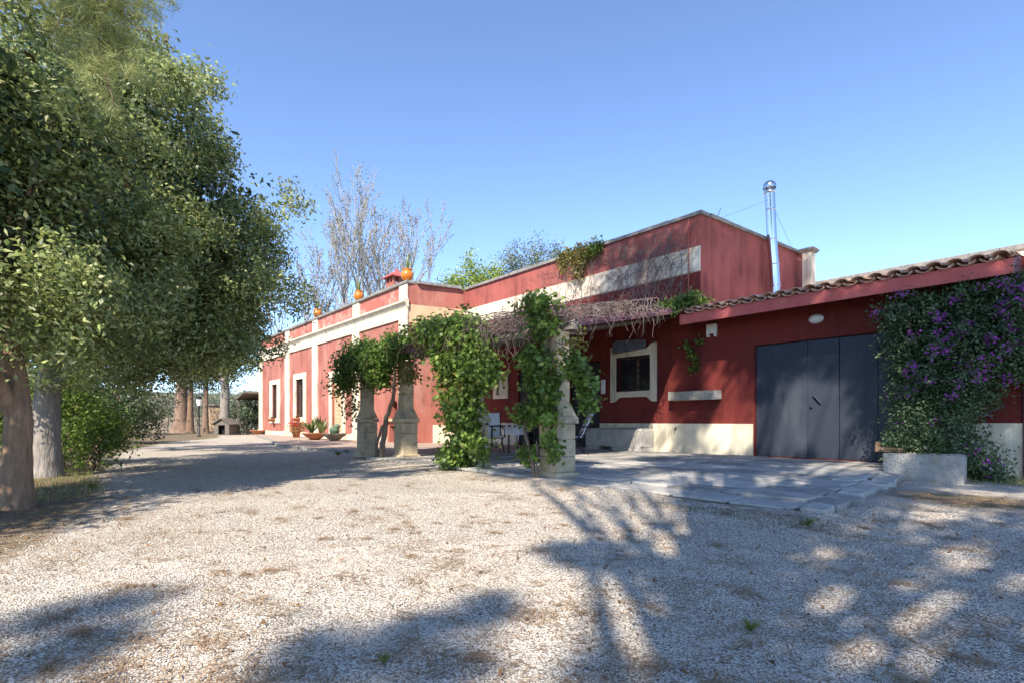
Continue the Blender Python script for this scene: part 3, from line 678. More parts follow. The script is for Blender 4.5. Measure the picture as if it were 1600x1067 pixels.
for r in range(3):
    for i in range(NT):
        x = EX0 + per * (i + .5); yy = EY - .09 + r * .42; zz = EZ + .06 + PIT * r * .42 + r * .004
        ry = math.atan(PIT)
        inst('roof_tile', TU, H, (x, yy + random.uniform(-.02, .02), zz + random.uniform(-.006, .006)), (ry, random.uniform(-.06, .06), random.uniform(-.03, .03)))
        if i < NT - 1: inst('roof_tile', TD, H, (x + per / 2, yy + .03, zz + .005), (ry, 0, random.uniform(-.02, .02)))
b = MB(); vs = []; N_ = NT * 8; fs = []
for (yy) in (EY + 1.2, 18.25):
    for i in range(N_ + 1):
        x = EX0 + (EX1 - EX0) * i / N_; vs.append((x, yy, EZ + .06 + PIT * (yy - EY) + .07 * abs(math.sin(math.pi * NT * i / N_))))
fs = [(i, i + 1, N_ + 2 + i, N_ + 1 + i) for i in range(N_)]
b.add(vs, fs); o = b.build('upper_tile_field', 'tile', H); tag(o, kind='stuff')
# wall head behind the tiles with its coping
zc = 5.12
MB().box(-7.4, -1.0, 18.25, 18.6, 4.2, zc).build('rear_wall_head', 'cream', H)
for i in range(7):
    MB().bbox(-.455, .455, -.2, .25, zc, zc + .13, b=.015, j=.004).build('coping_stone', 'coping', H, loc=(-6.9 + i * .915, 18.4, 0))

# flue, white chimney, red chimney
fl = [(-7.25, 15.72, 4.2), (-7.25, 15.75, 4.75), (-7.26, 15.70, 5.35), (-7.28, 15.62, 6.05), (-7.29, 15.56, 6.9), (-7.30, 15.52, 7.42)]
flo = MB().tube(fl, .135, 20).build('flue_pipe', 'steel', H); tag(flo, label='shiny steel flue pipe with domed cap')
for p in fl[1:5]:
    MB().lathe([(.136, -.02), (.146, -.015), (.146, .015), (.136, .02)], p, 20).build('joint_ring', 'steel', flo)
MB().lathe([(.136, 0), (.155, .0), (.155, .06), (.140, .07)], (-7.30, 15.52, 7.36), 20).build('cap_ring', 'steel', flo)
b = MB().lathe([(.175, 0), (.178, .05), (.165, .12), (.12, .18), (.05, .215), (0, .22)], (-7.30, 15.52, 7.50), 20)
for k in range(6): a_ = k * math.pi / 3; b.box(-7.30 + .14 * math.cos(a_) - .012, -7.30 + .14 * math.cos(a_) + .012, 15.52 + .14 * math.sin(a_) - .012, 15.52 + .14 * math.sin(a_) + .012, 7.42, 7.52)
b.build('flue_cap', 'steel', flo)
for p in ((-7.6, 13.4, 6.24), (-7.5, 17.4, 6.24)): MB().tube([(-7.3, 15.54, 7.2), p], .004, 4).build('guy_wire', 'black', flo)
MB().tube([(-7.62, 13.25, 6.2), (-7.60, 13.42, 6.52)], .008, 5).build('antenna_rod', 'black', H)
ch = MB().box(-7.27, -7.01, 17.6, 17.9, 4.0, 6.05).build('chimney', 'cream_band', H); tag(ch, label='square white chimney with flat cap beside the steel flue')
MB().frustum(-7.14, 17.75, 6.05, 6.13, .17, .23).build('chimney_cap', 'coping', ch); MB().frustum(-7.14, 17.75, 6.131, 6.18, .23, .21).build('chimney_cap', 'coping', ch)
RCX = -22.0
rc = MB().box(RCX - .35, RCX + .35, 11.1, 11.8, 5.6, 6.95).build('chimney', 'red_faded', H); tag(rc, label='red plastered chimney with hipped cap beside the orange urn')
for sx in (-1, 0, 1):
    for sy in (-1, 0, 1):
        if sx or sy: MB().box(RCX + sx * .29 - .05, RCX + sx * .29 + .05, 11.45 + sy * .29 - .05, 11.45 + sy * .29 + .05, 6.951, 7.2).build('cap_post', 'red_faded', rc)
b = MB().frustum(RCX, 11.45, 7.2, 7.26, .48, .48); b.frustum(RCX, 11.45, 7.262, 7.52, .46, .10); b.frustum(RCX, 11.45, 7.521, 7.66, .06, .03); b.build('chimney_cap', 'fascia_red', rc)
# dark lean-to at the far end of the facade
b = MB().add([(-39.25, 9.2, 2.75), (-41.4, 9.2, 2.35), (-41.4, 14.5, 2.35), (-39.25, 14.5, 2.75), (-39.25, 9.2, 2.9), (-41.4, 9.2, 2.5), (-41.4, 14.5, 2.5), (-39.25, 14.5, 2.9)], [(0, 3, 2, 1), (4, 5, 6, 7), (0, 1, 5, 4), (1, 2, 6, 5), (2, 3, 7, 6), (3, 0, 4, 7)])
lt = b.build('lean_to_roof', 'beamwood', H); MB().box(-41.25, -41.13, 9.3, 9.42, 0, 2.38).build('post', 'beamwood', lt); MB().box(-41.25, -41.13, 13.9, 14.02, 0, 2.38).build('post', 'beamwood', lt)

# ------------------------------------------------------------------ porch
PO = thing('porch', 'vine covered lean-to porch on four square stone pillars', 'porch', loc=(-9.5, 5.9, 0))
PO.location = (0, 0, 0)
def pillar(x, y, rz=0):
    z = -.1
    core = MB().box(-.185, .185, -.185, .185, z, .86); core.box(-.125, .125, -.125, .125, .86, 2.26)
    c = core.build('pillar', 'mortar', PO, loc=(x, y, 0), rz=rz)
    def st(w, z0, z1, j=.006, b_=.014): MB().bbox(-w, w, -w, w, z0 + .004, z1 - .004, b=b_, j=j).build('stone_block', 'stone', c)
    def half(w, z0, z1):
        g = random.uniform(-.05, .05)
        MB().bbox(-w, g - .004, -w, w, z0 + .004, z1 - .004, b=.012, j=.005).build('stone_block', 'stone', c); MB().bbox(g + .004, w, -w, w, z0 + .004, z1 - .004, b=.012, j=.005).build('stone_block', 'stone', c)
    st(.265, z, .13, .02, .03); half(.2, .13, .36); st(.2, .36, .62); half(.2, .62, .86)
    st(.235, .86, .97, .006)
    MB().frustum(0, 0, .974, 1.17, .21, .14).build('stone_block', 'stone', c)
    zz = 1.17
    for h in (.34, .4, .36): st(.137, zz, min(zz + h, 2.27)); zz += h
    return c
PX = [(-13.35, 6.1), (-11.27, 6.1), (-8.38, 5.98), (-6.02, 5.86)]
for (x, y) in PX: pillar(x, y, random.uniform(-.02, .02))
MB().bbox(-14.3, -5.7, 5.86, 6.0, 2.275, 2.40, b=.02, j=.01).build('front_beam', 'beamwood', PO)
for x in (-13.9, -13.0, -12.1): MB().tube([(x, 5.6, 2.44), (x - .4, 8.0, 2.9), (x - .8, 10.1, 3.3)], .045, 8).build('rafter', 'beamwood', PO)
lo = [(-13.0, 5.7, 2.36), (-7.8, 5.7, 2.36), (-7.8, 11.70, 3.555), (-7.8, 12.49, 3.70), (-17.2, 12.49, 3.70)]
b = MB(); n_ = len(lo); hi = [(x, y, z + .15) for x, y, z in lo]
b.add(lo + hi, [tuple(range(n_ - 1, -1, -1)), tuple(range(n_, 2 * n_))] + [(i, (i + 1) % n_, n_ + (i + 1) % n_, n_ + i) for i in range(n_)])
b.build('porch_roof', 'fascia', PO)
for i in range(9):
    x = -8.4 - i * .95; y1 = 12.3; y0 = 5.9 if x > -13.0 else 5.9 + (-13.0 - x) * 1.62
    MB().tube([(x, y0, 2.30 + .2 * (y0 - 5.7)), (x, y1, 2.30 + .2 * (y1 - 5.7))], .05, 6).build('rafter', 'beamwood', PO)

# ------------------------------------------------------------------ vines
def stems(segs, m, name, parent, n=6):
    b = MB()
    for pts, r in segs: b.tube(pts, r, n)
    return b.build(name, m, parent)
def taper(r0, r1, n): return [r0 + (r1 - r0) * i / (n - 1) for i in range(n)]
def hangers(name, src, n, lmin, lmax, m, parent, r=.004, sway=.06):
    b = MB()
    for i in range(n):
        p = Vector(src()); L = random.uniform(lmin, lmax); k = max(3, int(L / .10)); pts = [p]; d = Vector((random.uniform(-.6, .6), random.uniform(-.6, .3), random.uniform(.0, .5)))
        for j in range(k):
            d = d * .7 + Vector((random.gauss(0, .38), random.gauss(0, .30), -.38)); p = p + d.normalized() * (L / k); pts.append(p)
        b.tube(pts, taper(r * random.uniform(.7, 1.4), r * .5, len(pts)), 4, cap=False)
    o = b.build(name, m, parent); tag(o, kind='stuff'); return o

v = thing('grape_vine', 'vine arching over the pergola between the two farthest stone pillars', 'vine', 'vines on the porch')
t = path([(-11.5, 5.55, -.05), (-11.42, 5.62, .5), (-11.5, 5.72, 1.0), (-11.28, 5.78, 1.4), (-11.12, 5.74, 1.9), (-11.3, 5.76, 2.35)], 5, .02)
segs = [(t, taper(.075, .028, len(t)))]
t = path([(-11.62, 5.52, -.05), (-11.55, 5.5, .35), (-11.42, 5.6, .8)], 4, .02); segs.append((t, taper(.05, .03, len(t))))
t = path([(-11.35, 5.5, -.05), (-11.4, 5.55, .4)], 4, .015); segs.append((t, taper(.05, .03, len(t))))
t = path([(-11.3, 5.76, 2.35), (-12.2, 5.75, 2.48), (-13.3, 5.8, 2.46), (-14.1, 5.8, 2.3)], 6, .04); segs.append((t, taper(.028, .012, len(t))))
t = path([(-11.3, 5.76, 2.35), (-10.3, 5.7, 2.5), (-9.3, 5.7, 2.6)], 6, .04); segs.append((t, taper(.028, .012, len(t))))
stems(segs, 'stem', 'stem', v, 8)
foliage('foliage', [(-13.5, 5.8, 2.35, .62, .5, .36), (-14.0, 5.7, 1.95, .38, .35, .42), (-12.9, 5.8, 2.6, .7, .5, .26), (-12.3, 5.8, 2.35, .7, .45, .3), (-11.7, 5.7, 2.35, .7, .45, .36), (-11.0, 5.7, 2.45, .6, .4, .34), (-11.8, 5.75, 1.95, .45, .3, .28)], 400, 17, .10, .080, .086, 'grape', v, 'lobed', shell=.2, jit=.6, droop=.5)
foliage('dry_foliage', [(-13.9, 5.9, 1.3, .22, .2, .5), (-12.6, 5.8, 1.95, .6, .3, .28), (-10.6, 5.8, 1.9, .3, .2, .3)], 90, 9, .10, .075, .08, 'yellowvine', v, 'lobed', shell=.1, jit=.8, droop=.6)
hangers('dry_twigs', lambda: (random.uniform(-12.9, -11.9), random.uniform(5.5, 5.9), random.uniform(2.35, 2.6)), 70, .2, .6, 'drystem', v)

v = thing('grape_vine', 'dense vine hanging to the ground over the third stone pillar', 'vine', 'vines on the porch')
t = path([(-8.3, 5.55, -.05), (-8.2, 5.6, .6), (-8.35, 5.65, 1.3), (-8.2, 5.7, 2.0), (-8.3, 5.8, 2.5)], 5, .03)
segs = [(t, taper(.06, .025, len(t)))]
t = path([(-8.3, 5.8, 2.5), (-9.2, 5.75, 2.62), (-10.2, 5.7, 2.6)], 6, .04); segs.append((t, taper(.025, .01, len(t))))
stems(segs, 'stem', 'stem', v, 8)
foliage('foliage', [(-9.6, 5.65, 2.62, .75, .45, .2), (-8.8, 5.65, 2.62, .6, .5, .26), (-8.1, 5.6, 2.45, .55, .45, .34), (-8.55, 5.5, 1.98, .42, .32, .42), (-7.9, 5.5, 1.85, .5, .32, .5), (-8.0, 5.45, 1.25, .46, .34, .5), (-7.95, 5.45, .72, .38, .32, .45), (-8.15, 5.42, .22, .36, .3, .26), (-7.4, 5.5, 1.75, .28, .25, .36), (-7.5, 5.5, .45, .2, .2, .2)], 560, 17, .09, .080, .088, 'grape', v, 'lobed', shell=.2, zmin=-.02, jit=.55, droop=.55)
foliage('dry_foliage', [(-8.5, 5.55, 1.7, .45, .3, .6), (-9.4, 5.6, 2.3, .5, .3, .2), (-7.9, 5.4, 1.2, .4, .3, .7)], 60, 7, .08, .075, .08, 'yellowvine', v, 'lobed', shell=.2, jit=.8, droop=.6)
hangers('dry_twigs', lambda: (random.uniform(-9.8, -7.2), random.uniform(5.35, 5.7), random.uniform(2.4, 2.75)), 130, .25, .8, 'drystem', v)

v = thing('grape_vine', 'leafy vine climbing the nearest stone pillar beside the terrace', 'vine', 'vines on the porch')
t = path([(-6.02, 5.42, -.02), (-6.1, 5.40, .3), (-6.28, 5.42, .75), (-6.32, 5.48, 1.0), (-6.22, 5.55, 1.3), (-6.0, 5.6, 1.7), (-6.0, 5.62, 2.35)], 5, .015)
segs = [(t, taper(.032, .018, len(t)))]
t = path([(-5.98, 5.43, -.02), (-6.0, 5.42, .3), (-6.05, 5.46, .6)], 4, .012); segs.append((t, taper(.018, .010, len(t))))
t = path([(-5.9, 5.6, 2.1), (-5.4, 5.5, 1.95), (-5.1, 5.45, 1.7), (-4.85, 5.4, 1.25), (-4.7, 5.38, 1.12)], 5, .02); segs.append((t, taper(.010, .004, len(t))))
t = path([(-5.9, 5.6, 2.3), (-5.4, 5.5, 2.12), (-5.0, 5.45, 2.06)], 5, .02); segs.append((t, taper(.008, .003, len(t))))
stems(segs, 'stem', 'stem', v, 7)
foliage('foliage', [(-6.0, 5.5, 2.32, .26, .24, .22), (-6.2, 5.45, 1.9, .24, .22, .22), (-5.95, 5.45, 1.6, .28, .2, .28), (-5.82, 5.42, 1.3, .28, .2, .26), (-5.9, 5.42, 1.02, .28, .2, .18), (-6.3, 5.4, .98, .2, .16, .14), (-6.15, 5.4, .4, .13, .13, .2), (-5.68, 5.40, .62, .12, .1, .2), (-5.2, 5.42, 1.6, .22, .14, .2), (-5.05, 5.42, 1.38, .18, .12, .2), (-4.95, 5.4, 1.15, .12, .1, .12), (-6.1, 5.5, 2.65, .35, .3, .13), (-5.6, 5.4, .42, .08, .08, .12)], 330, 10, .06, .08, .088, 'grape', v, 'lobed', shell=.1, zmin=0, jit=.6, droop=.6)
foliage('dry_foliage', [(-5.3, 5.45, 2.0, .3, .15, .16), (-5.5, 5.5, 1.85, .2, .15, .2)], 26, 6, .05, .06, .065, 'yellowvine', v, 'lobed', shell=.1, jit=.8)

# dry tangles
dt = thing('dry_vine', 'tangle of bare dry vine stems over the porch roof edge', 'dry vine')
def rest_front(): x = random.uniform(-9.2, -6.0); return (x, random.uniform(5.55, 5.95), random.uniform(2.42, 2.62))
def rest_verge(): y = random.uniform(6.4, 11.3) ** 1; y = 6.2 + 5.0 * random.random() ** 1.5; return (random.uniform(-7.95, -7.68), y, 2.53 + .2 * (y - 5.7) + random.uniform(-.02, .12))
hangers('front_twigs', rest_front, 110, .15, .95, 'drystem', dt, r=.0045)
hangers('verge_twigs', rest_verge, 95, .15, .95, 'drystem', dt, r=.006)
b = MB()
for i in range(230):
    y = 6.0 + 4.6 * random.random(); p = Vector((random.uniform(-8.1, -7.7), y, 2.56 + .2 * (y - 5.7))); pts = [p]; d = Vector((0, random.uniform(-1, 1), 0))
    for j in range(12):
        d = (d * .8 + Vector((random.gauss(0, .35), random.gauss(0, .5), random.gauss(0, .35)))).normalized(); p = p + d * .09
        p.x = min(max(p.x, -8.4), -7.62); zr = 2.53 + .2 * (p.y - 5.7); p.z = min(max(p.z, zr - .12), zr + .24); pts.append(p.copy())
    b.tube(pts, random.uniform(.004, .009), 4, cap=False)
for i in range(120):
    p = Vector((random.uniform(-9.4, -5.9), random.uniform(5.6, 6.0), random.uniform(2.45, 2.6))); pts = [p.copy()]
    for j in range(10):
        p = p + Vector((random.gauss(.05, .09), random.gauss(0, .05), random.gauss(0, .04))); p.z = min(max(p.z, 2.40), 2.72); pts.append(p.copy())
    b.tube(pts, random.uniform(.004, .009), 4, cap=False)
tag(b.build('tangle', 'drystem', dt), kind='stuff')

cv = thing('dry_creeper', 'net of leafless creeper stems on the upper red and cream wall', 'creeper')
b = MB()
def creep(p, d, r, n, dep):
    pts = [p.copy()]
    for j in range(n):
        d = (d + Vector((random.gauss(0, .35), 0, random.gauss(.03, .30)))).normalized(); p = p + d * .14
        if p.z > 6.08 or p.z < 3.6 or p.x > -7.7 or p.x < -15: break
        p.y = 12.44 - random.random() * .015; pts.append(p.copy())
        if dep < 3 and random.random() < .22: creep(p.copy(), (d + Vector((random.gauss(0, .9), 0, random.gauss(0, .7)))).normalized(), r * .65, int(n * .6), dep + 1)
    if len(pts) > 2: b.tube(pts, taper(r, r * .45, len(pts)), 4, cap=False)
for i in range(34): creep(Vector((random.uniform(-13.2, -7.9), 12.44, random.uniform(3.65, 3.9))), Vector((random.uniform(-.5, .5), 0, 1)), random.uniform(.006, .012), 20, 0)
tag(b.build('stems', 'drystem', cv), kind='stuff')

pc = thing('parapet_creeper', 'yellowing creeper spilling over the upper parapet', 'creeper')
foliage('foliage', [(-12.1, 12.38, 6.15, .55, .14, .2), (-11.5, 12.38, 6.05, .5, .14, .28), (-12.45, 12.38, 5.85, .25, .1, .28), (-11.75, 12.38, 5.6, .22, .1, .4)], 95, 14, .09, .085, .09, 'yellowvine', pc, 'lobed', shell=.1, jit=.5, droop=.7)
hangers('stems', lambda: (random.uniform(-12.6, -11.2), 12.38, random.uniform(5.7, 6.2)), 40, .3, 1.0, 'drystem', pc, r=.005)
foliage('green_foliage', [(-11.05, 12.38, 6.1, .35, .12, .2)], 24, 14, .08, .085, .09, 'grape', pc, 'lobed', shell=.1, jit=.5, droop=.7)
sp = thing('climbing_sprig', 'single yellow green sprig rising above the porch roof', 'creeper')
t = path([(-10.0, 9.5, 3.2), (-10.15, 9.45, 3.7), (-10.45, 9.4, 4.2)], 5, .02); stems([(t, taper(.012, .004, len(t)))], 'stem', 'stem', sp, 5)
foliage('foliage', [(-10.3, 9.45, 3.95, .22, .15, .32), (-10.1, 9.45, 3.6, .2, .15, .15)], 26, 9, .07, .085, .09, 'yellowvine', sp, 'lobed', shell=.1)
jv = thing('roof_creeper', 'green creeper between porch roof and garage tiles', 'creeper')
foliage('foliage', [(-7.75, 11.75, 3.78, .28, .25, .13), (-7.45, 11.9, 3.84, .35, .3, .13), (-8.2, 11.7, 3.72, .35, .25, .09), (-7.72, 11.55, 3.62, .13, .1, .1)], 85, 14, .07, .075, .08, 'grape', jv, 'lobed', shell=.1)
t = path([(-8.5, 11.6, 3.65), (-7.9, 11.7, 3.75), (-7.3, 11.9, 3.8)], 5, .02); stems([(t, .008)], 'stem', 'stem', jv, 5)
wc = thing('wall_creeper', 'small sprig of creeper on the wall beside the garage door', 'creeper')
t = path([(-7.75, 12.44, 2.05), (-7.8, 12.42, 2.5), (-7.95, 12.42, 2.9)], 5, .02); stems([(t, .006)], 'stem', 'stem', wc, 5)
foliage('foliage', [(-8.0, 12.4, 2.85, .12, .05, .16), (-7.85, 12.4, 2.6, .14, .06, .14), (-7.6, 12.4, 2.88, .12, .05, .06), (-7.75, 12.4, 2.2, .16, .06, .1), (-7.72, 12.4, 2.42, .08, .05, .06)], 46, 6, .045, .07, .075, 'grape', wc, 'lobed', shell=.1)

# bougainvillea
bg = thing('bougainvillea', 'dark bougainvillea with purple flowers covering the right end of the garage', 'bougainvillea')
bt = []
for (a, c, d) in (((-2.6, 11.6, -.08), (-2.7, 11.9, 1.3), (-3.1, 12.1, 2.7)), ((-2.45, 11.7, -.08), (-2.4, 12.0, 1.4), (-2.0, 12.1, 2.9)), ((-2.5, 11.6, -.08), (-2.9, 11.7, 1.0), (-3.2, 11.9, 1.9))):
    t = path([a, c, d], 8, .04); bt.append((t, taper(.04, .015, len(t))))
stems(bt, 'stem', 'stem', bg, 7)
BE = [(-3.15, 12.0, 2.85, .45, .34, .36), (-2.55, 11.95, 2.85, .6, .4, .42), (-1.95, 12.0, 2.9, .6, .36, .40), (-1.4, 12.0, 2.75, .5, .38, .55), (-3.05, 11.9, 2.2, .42, .42, .55), (-2.45, 11.85, 2.15, .6, .48, .6), (-1.8, 11.95, 2.1, .5, .4, .6), (-1.45, 12.0, 1.95, .35, .34, .4), (-2.95, 11.75, 1.45, .40, .45, .5), (-2.4, 11.75, 1.4, .5, .5, .5), (-2.05, 11.95, 1.55, .35, .3, .4), (-2.85, 11.45, .75, .38, .5, .5), (-2.4, 11.4, .65, .42, .5, .5), (-2.55, 11.0, .35, .5, .3, .2), (-2.1, 11.5, .25, .42, .42, .36), (-1.95, 11.55, .02, .3, .35, .16), (-2.9, 10.9, .42, .22, .2, .18)]
foliage('foliage', BE, 2300, 17, .10, .062, .036, 'boug', bg, shell=.45, zmin=-.07, jit=.7, droop=.3)
Pb = []
for c in [(-3.5, 12.0, 2.47), (-1.75, 11.7, 2.75), (-1.8, 11.68, 2.62), (-1.5, 11.7, 2.95), (-1.45, 11.7, 2.7), (-2.5, 11.4, 2.35), (-2.6, 11.4, 2.2), (-2.15, 11.5, 2.45), (-2.2, 11.45, 1.85), (-2.1, 11.5, 1.7), (-2.0, 11.55, 1.6), (-2.25, 11.4, 1.45), (-3.1, 11.5, 1.35), (-3.0, 11.35, .85), (-2.5, 11.1, .9), (-1.6, 11.7, 2.3), (-1.55, 11.7, 2.1), (-1.7, 11.7, 3.1), (-2.3, 11.6, 2.95), (-1.9, 11.6, 2.2), (-2.9, 11.5, 2.4), (-2.0, 11.2, .45), (-1.85, 11.2, .2), (-1.7, 11.7, 1.55), (-2.45, 11.4, 2.6), (-1.4, 11.68, 2.45)]:
    k = random.randint(6, 30); Pb.append(np.array(c) + rng.normal(0, .055, (k, 3)))
Pb = np.concatenate(Pb); V, q = leaves(Pb, np.tile([.0, -1., .3], (len(Pb), 1)), .05, .042, jit=.9)
o = np_mesh('flowers', V, q, 'bract', bg); tag(o, kind='stuff')
cb = MB(); CP = []; FP = []
for i in range(46):
    e = BE[random.randrange(11)]; a0 = Vector((e[0] + random.uniform(-.6, .6) * e[3], e[1] - e[4] * .7, e[2] + random.uniform(-.4, .7) * e[5])); L = random.uniform(.3, .75)
    d = Vector((random.gauss(0, .55), -random.uniform(.4, 1), random.uniform(.0, .9))).normalized(); p = a0.copy(); pts = [p.copy()]
    for j in range(8):
        d = (d + Vector((random.gauss(0, .12), random.gauss(0, .08), -.17))).normalized(); p = p + d * L / 8; pts.append(p.copy())
        for q_ in range(4): CP.append(tuple(p + Vector([random.gauss(0, .035) for _ in range(3)])))
    cb.tube(pts, taper(.006, .0025, len(pts)), 4, cap=False)
    if random.random() < (.75 if a0.x > -2.3 else .3):
        for q_ in range(random.randint(8, 22)): FP.append(tuple(pts[-random.randint(1, 4)] + Vector([random.gauss(0, .045) for _ in range(3)])))
tag(cb.build('arching_canes', 'stem', bg), kind='stuff')
V, q = leaves(np.array(CP), np.tile([0, -.6, .7], (len(CP), 1)), .06, .036, jit=.7); tag(np_mesh('cane_leaves', V, q, 'boug', bg), kind='stuff')
V, q = leaves(np.array(FP), np.tile([0, -1., .3], (len(FP), 1)), .05, .042, jit=.9); tag(np_mesh('cane_flowers', V, q, 'bract', bg), kind='stuff')

# ------------------------------------------------------------------ objects on and by the house
o = thing('stone_trough', 'rough grey stone block bench against the porch wall', 'stone bench', loc=(-10.0, 12.15, .08))
MB().bbox(-1.0, 1.0, -.3, .3, .10, .60, b=.05, j=.025).build('block', 'grey_stone', o)
MB().bbox(-1.0, -.52, -.28, .3, -.02, .105, b=.02, j=.012).build('foot', 'grey_stone', o); MB().bbox(-.02, .98, -.28, .3, -.02, .106, b=.02, j=.012).build('foot', 'grey_stone', o)

o = thing('planter_trough', 'pale stone trough at the foot of the bougainvillea', 'stone trough', loc=(-2.52, 10.62, 0), rz=.10)
def trough(b, x0, x1, y0, y1, z0, z1, t):
    b.bbox(x0, x1, y0, y0 + t, z0, z1, b=.014, j=.01); b.bbox(x0, x1, y1 - t, y1, z0, z1, b=.014, j=.01)
    b.bbox(x0 + .002, x0 + t, y0 + t - .02, y1 - t + .02, z0, z1 - .01, b=.02, j=.006); b.bbox(x1 - t, x1 - .002, y0 + t - .02, y1 - t + .02, z0, z1 - .01, b=.02, j=.006)
b = MB(); trough(b, -.52, .50, -.2, .24, -.14, .37, .08); b.build('basin', 'white_stone', o); MB().box(-.44, .42, -.12, .16, 0, .27).build('soil', 'joint', o)
o = thing('wooden_crate_end', 'small piece of wooden crate resting on the pale stone trough', 'wood piece', loc=(-3.02, 10.78, .34))
MB().box(-.20, .16, -.05, .05, 0.04, .11).build('board', 'wood', o); MB().box(-.215, -.175, -.06, .06, .04, .20).build('upright', 'wood', o)

o = thing('wall_ledge', 'pale stone ledge fixed to the red wall left of the garage door', 'ledge', loc=(-7.75, WY, 1.54))
MB().bbox(-.69, .62, -.24, -.002, -.11, .11, b=.012, j=.012).build('slab', 'white_stone', o); MB().bbox(.622, .69, -.235, -.002, -.10, .105, b=.012, j=.012).build('end_block', 'grey_stone', o)
o = thing('board', 'blue grey weathered board hung above the barred window', 'board', loc=(-9.78, WY - .16, 3.03))
b = MB(); b.add([(-.58, -.05, -.17), (-.50, -.05, -.20), (.5, -.05, -.13), (.56, -.05, -.06), (.54, -.05, .10), (-.40, -.05, .17), (-.56, -.05, .12)] + [(-.58, .05, -.17), (-.50, .05, -.20), (.5, .05, -.13), (.56, .05, -.06), (.54, .05, .10), (-.40, .05, .17), (-.56, .05, .12)],
                [tuple(range(7)), tuple(range(13, 6, -1))] + [(i, 7 + i, 7 + (i + 1) % 7, (i + 1) % 7) for i in range(7)]); b.build('plank', 'board', o)
for x in (-.3, .3): MB().box(x - .012, x + .012, .05, .158, -.02, .02).build('bracket', 'black', o)
o = thing('intercom', 'small white box on the wall beside the black door', 'intercom', loc=(-10.85, WY, 1.92))
MB().bbox(-.075, .075, -.05, -.001, -.21, .21, b=.012).build('case', 'white', o); MB().box(-.045, .045, -.054, -.0501, .06, .15).build('grille', 'fabric', o)
o = thing('alarm_box', 'small cream alarm box under the garage eave', 'alarm box', loc=(-7.29, WY, 3.16))
MB().bbox(-.13, .13, -.11, -.001, -.1, .14, b=.015).build('case', 'white', o)
for x in (-.115, .075): MB().box(x, x + .04, -.10, -.002, -.18, -.1001).build('leg', 'white', o)
o = thing('wall_lamp', 'oval white bulkhead lamp above the garage door', 'lamp', loc=(-4.87, WY, 3.08))
b = MB().lathe([(.0, .09), (.06, .085), (.105, .06), (.118, .03), (.12, 0)], n=20); g = b.build('glass_dome', 'white', o); g.rotation_euler = (R(90), 0, 0); g.scale = (1.15, .68, 1)
b = MB().lathe([(.13, .0), (.14, .012), (.14, .03), (.12, .032)], n=20); g = b.build('rim', 'fabric', o); g.rotation_euler = (R(90), 0, 0); g.scale = (1.1, .7, 1)
o = thing('garden_tap', 'small brass tap on the cream plinth', 'tap', loc=(-8.32, WY - .03, .70))
MB().tube([(0, 0, 0), (0, -.07, 0), (0, -.09, -.05)], .014, 8).build('spout', 'black', o); MB().box(-.03, .03, -.06, -.045, .02, .03).build('lever', 'black', o)
o = thing('crossed_strips', 'two crossed blue metal strips on the red wall beside the bougainvillea', 'metal strips', loc=(-2.06, WY - .02, 1.05))
MB().tube([(-.22, 0, -.10), (.22, 0, .10)], .014, 5).build('strip', 'board', o); MB().tube([(-.2, -.03, .06), (.06, -.03, -.08)], .014, 5).build('strip', 'board', o)
MB().tube([(-1.56, WY - .05, -.08), (-1.56, WY - .05, 3.4)], .04, 10).build('downpipe', 'fascia', H)

# urns with spiky plants on the parapet
def urn(x, y, z, s, lab, handle=True):
    t = thing('urn', lab, 'urn', 'orange urns on the parapet', loc=(x, y, z))
    MB().lathe([(0, 0), (.13 * s, 0), (.15 * s, .03 * s), (.24 * s, .14 * s), (.275 * s, .27 * s), (.25 * s, .38 * s), (.185 * s, .455 * s), (.18 * s, .48 * s), (.225 * s, .51 * s), (.225 * s, .53 * s), (.17 * s, .53 * s), (.16 * s, .44 * s)], n=24).build('body', 'orange', t)
    if handle:
        for sg in (1, -1): MB().tube([(sg * .25 * s, 0, .38 * s), (sg * .34 * s, 0, .36 * s), (sg * .34 * s, 0, .22 * s), (sg * .26 * s, 0, .16 * s)], .025 * s, 8).build('handle', 'orange', t)
    b = MB()
    for k in range(9):
        a = k * 2.4; L = random.uniform(.5, .85) * s; tilt = random.uniform(.05, .5); d = Vector((math.cos(a) * tilt, math.sin(a) * tilt, 1)).normalized(); u = d.cross(Vector((0, 0, 1.01))).normalized() * .035 * s; p = Vector((0, 0, .44 * s))
        b.add([p - u, p + u, p + d * L * .55 + u * .9, p + d * L, p + d * L * .55 - u * .9], [(0, 1, 2, 3, 4)])
    tag(b.build('spiky_leaves', 'aloe', t), kind='stuff'); return t
urn(-18.95, 10.32, 6.285, .92, 'round orange urn at the near corner of the parapet')
urn(-23.4, 10.3, 6.285, .86, 'orange urn in the middle of the facade parapet')
urn(-28.6, 10.3, 6.285, .86, 'orange urn on the parapet, farthest of the three')

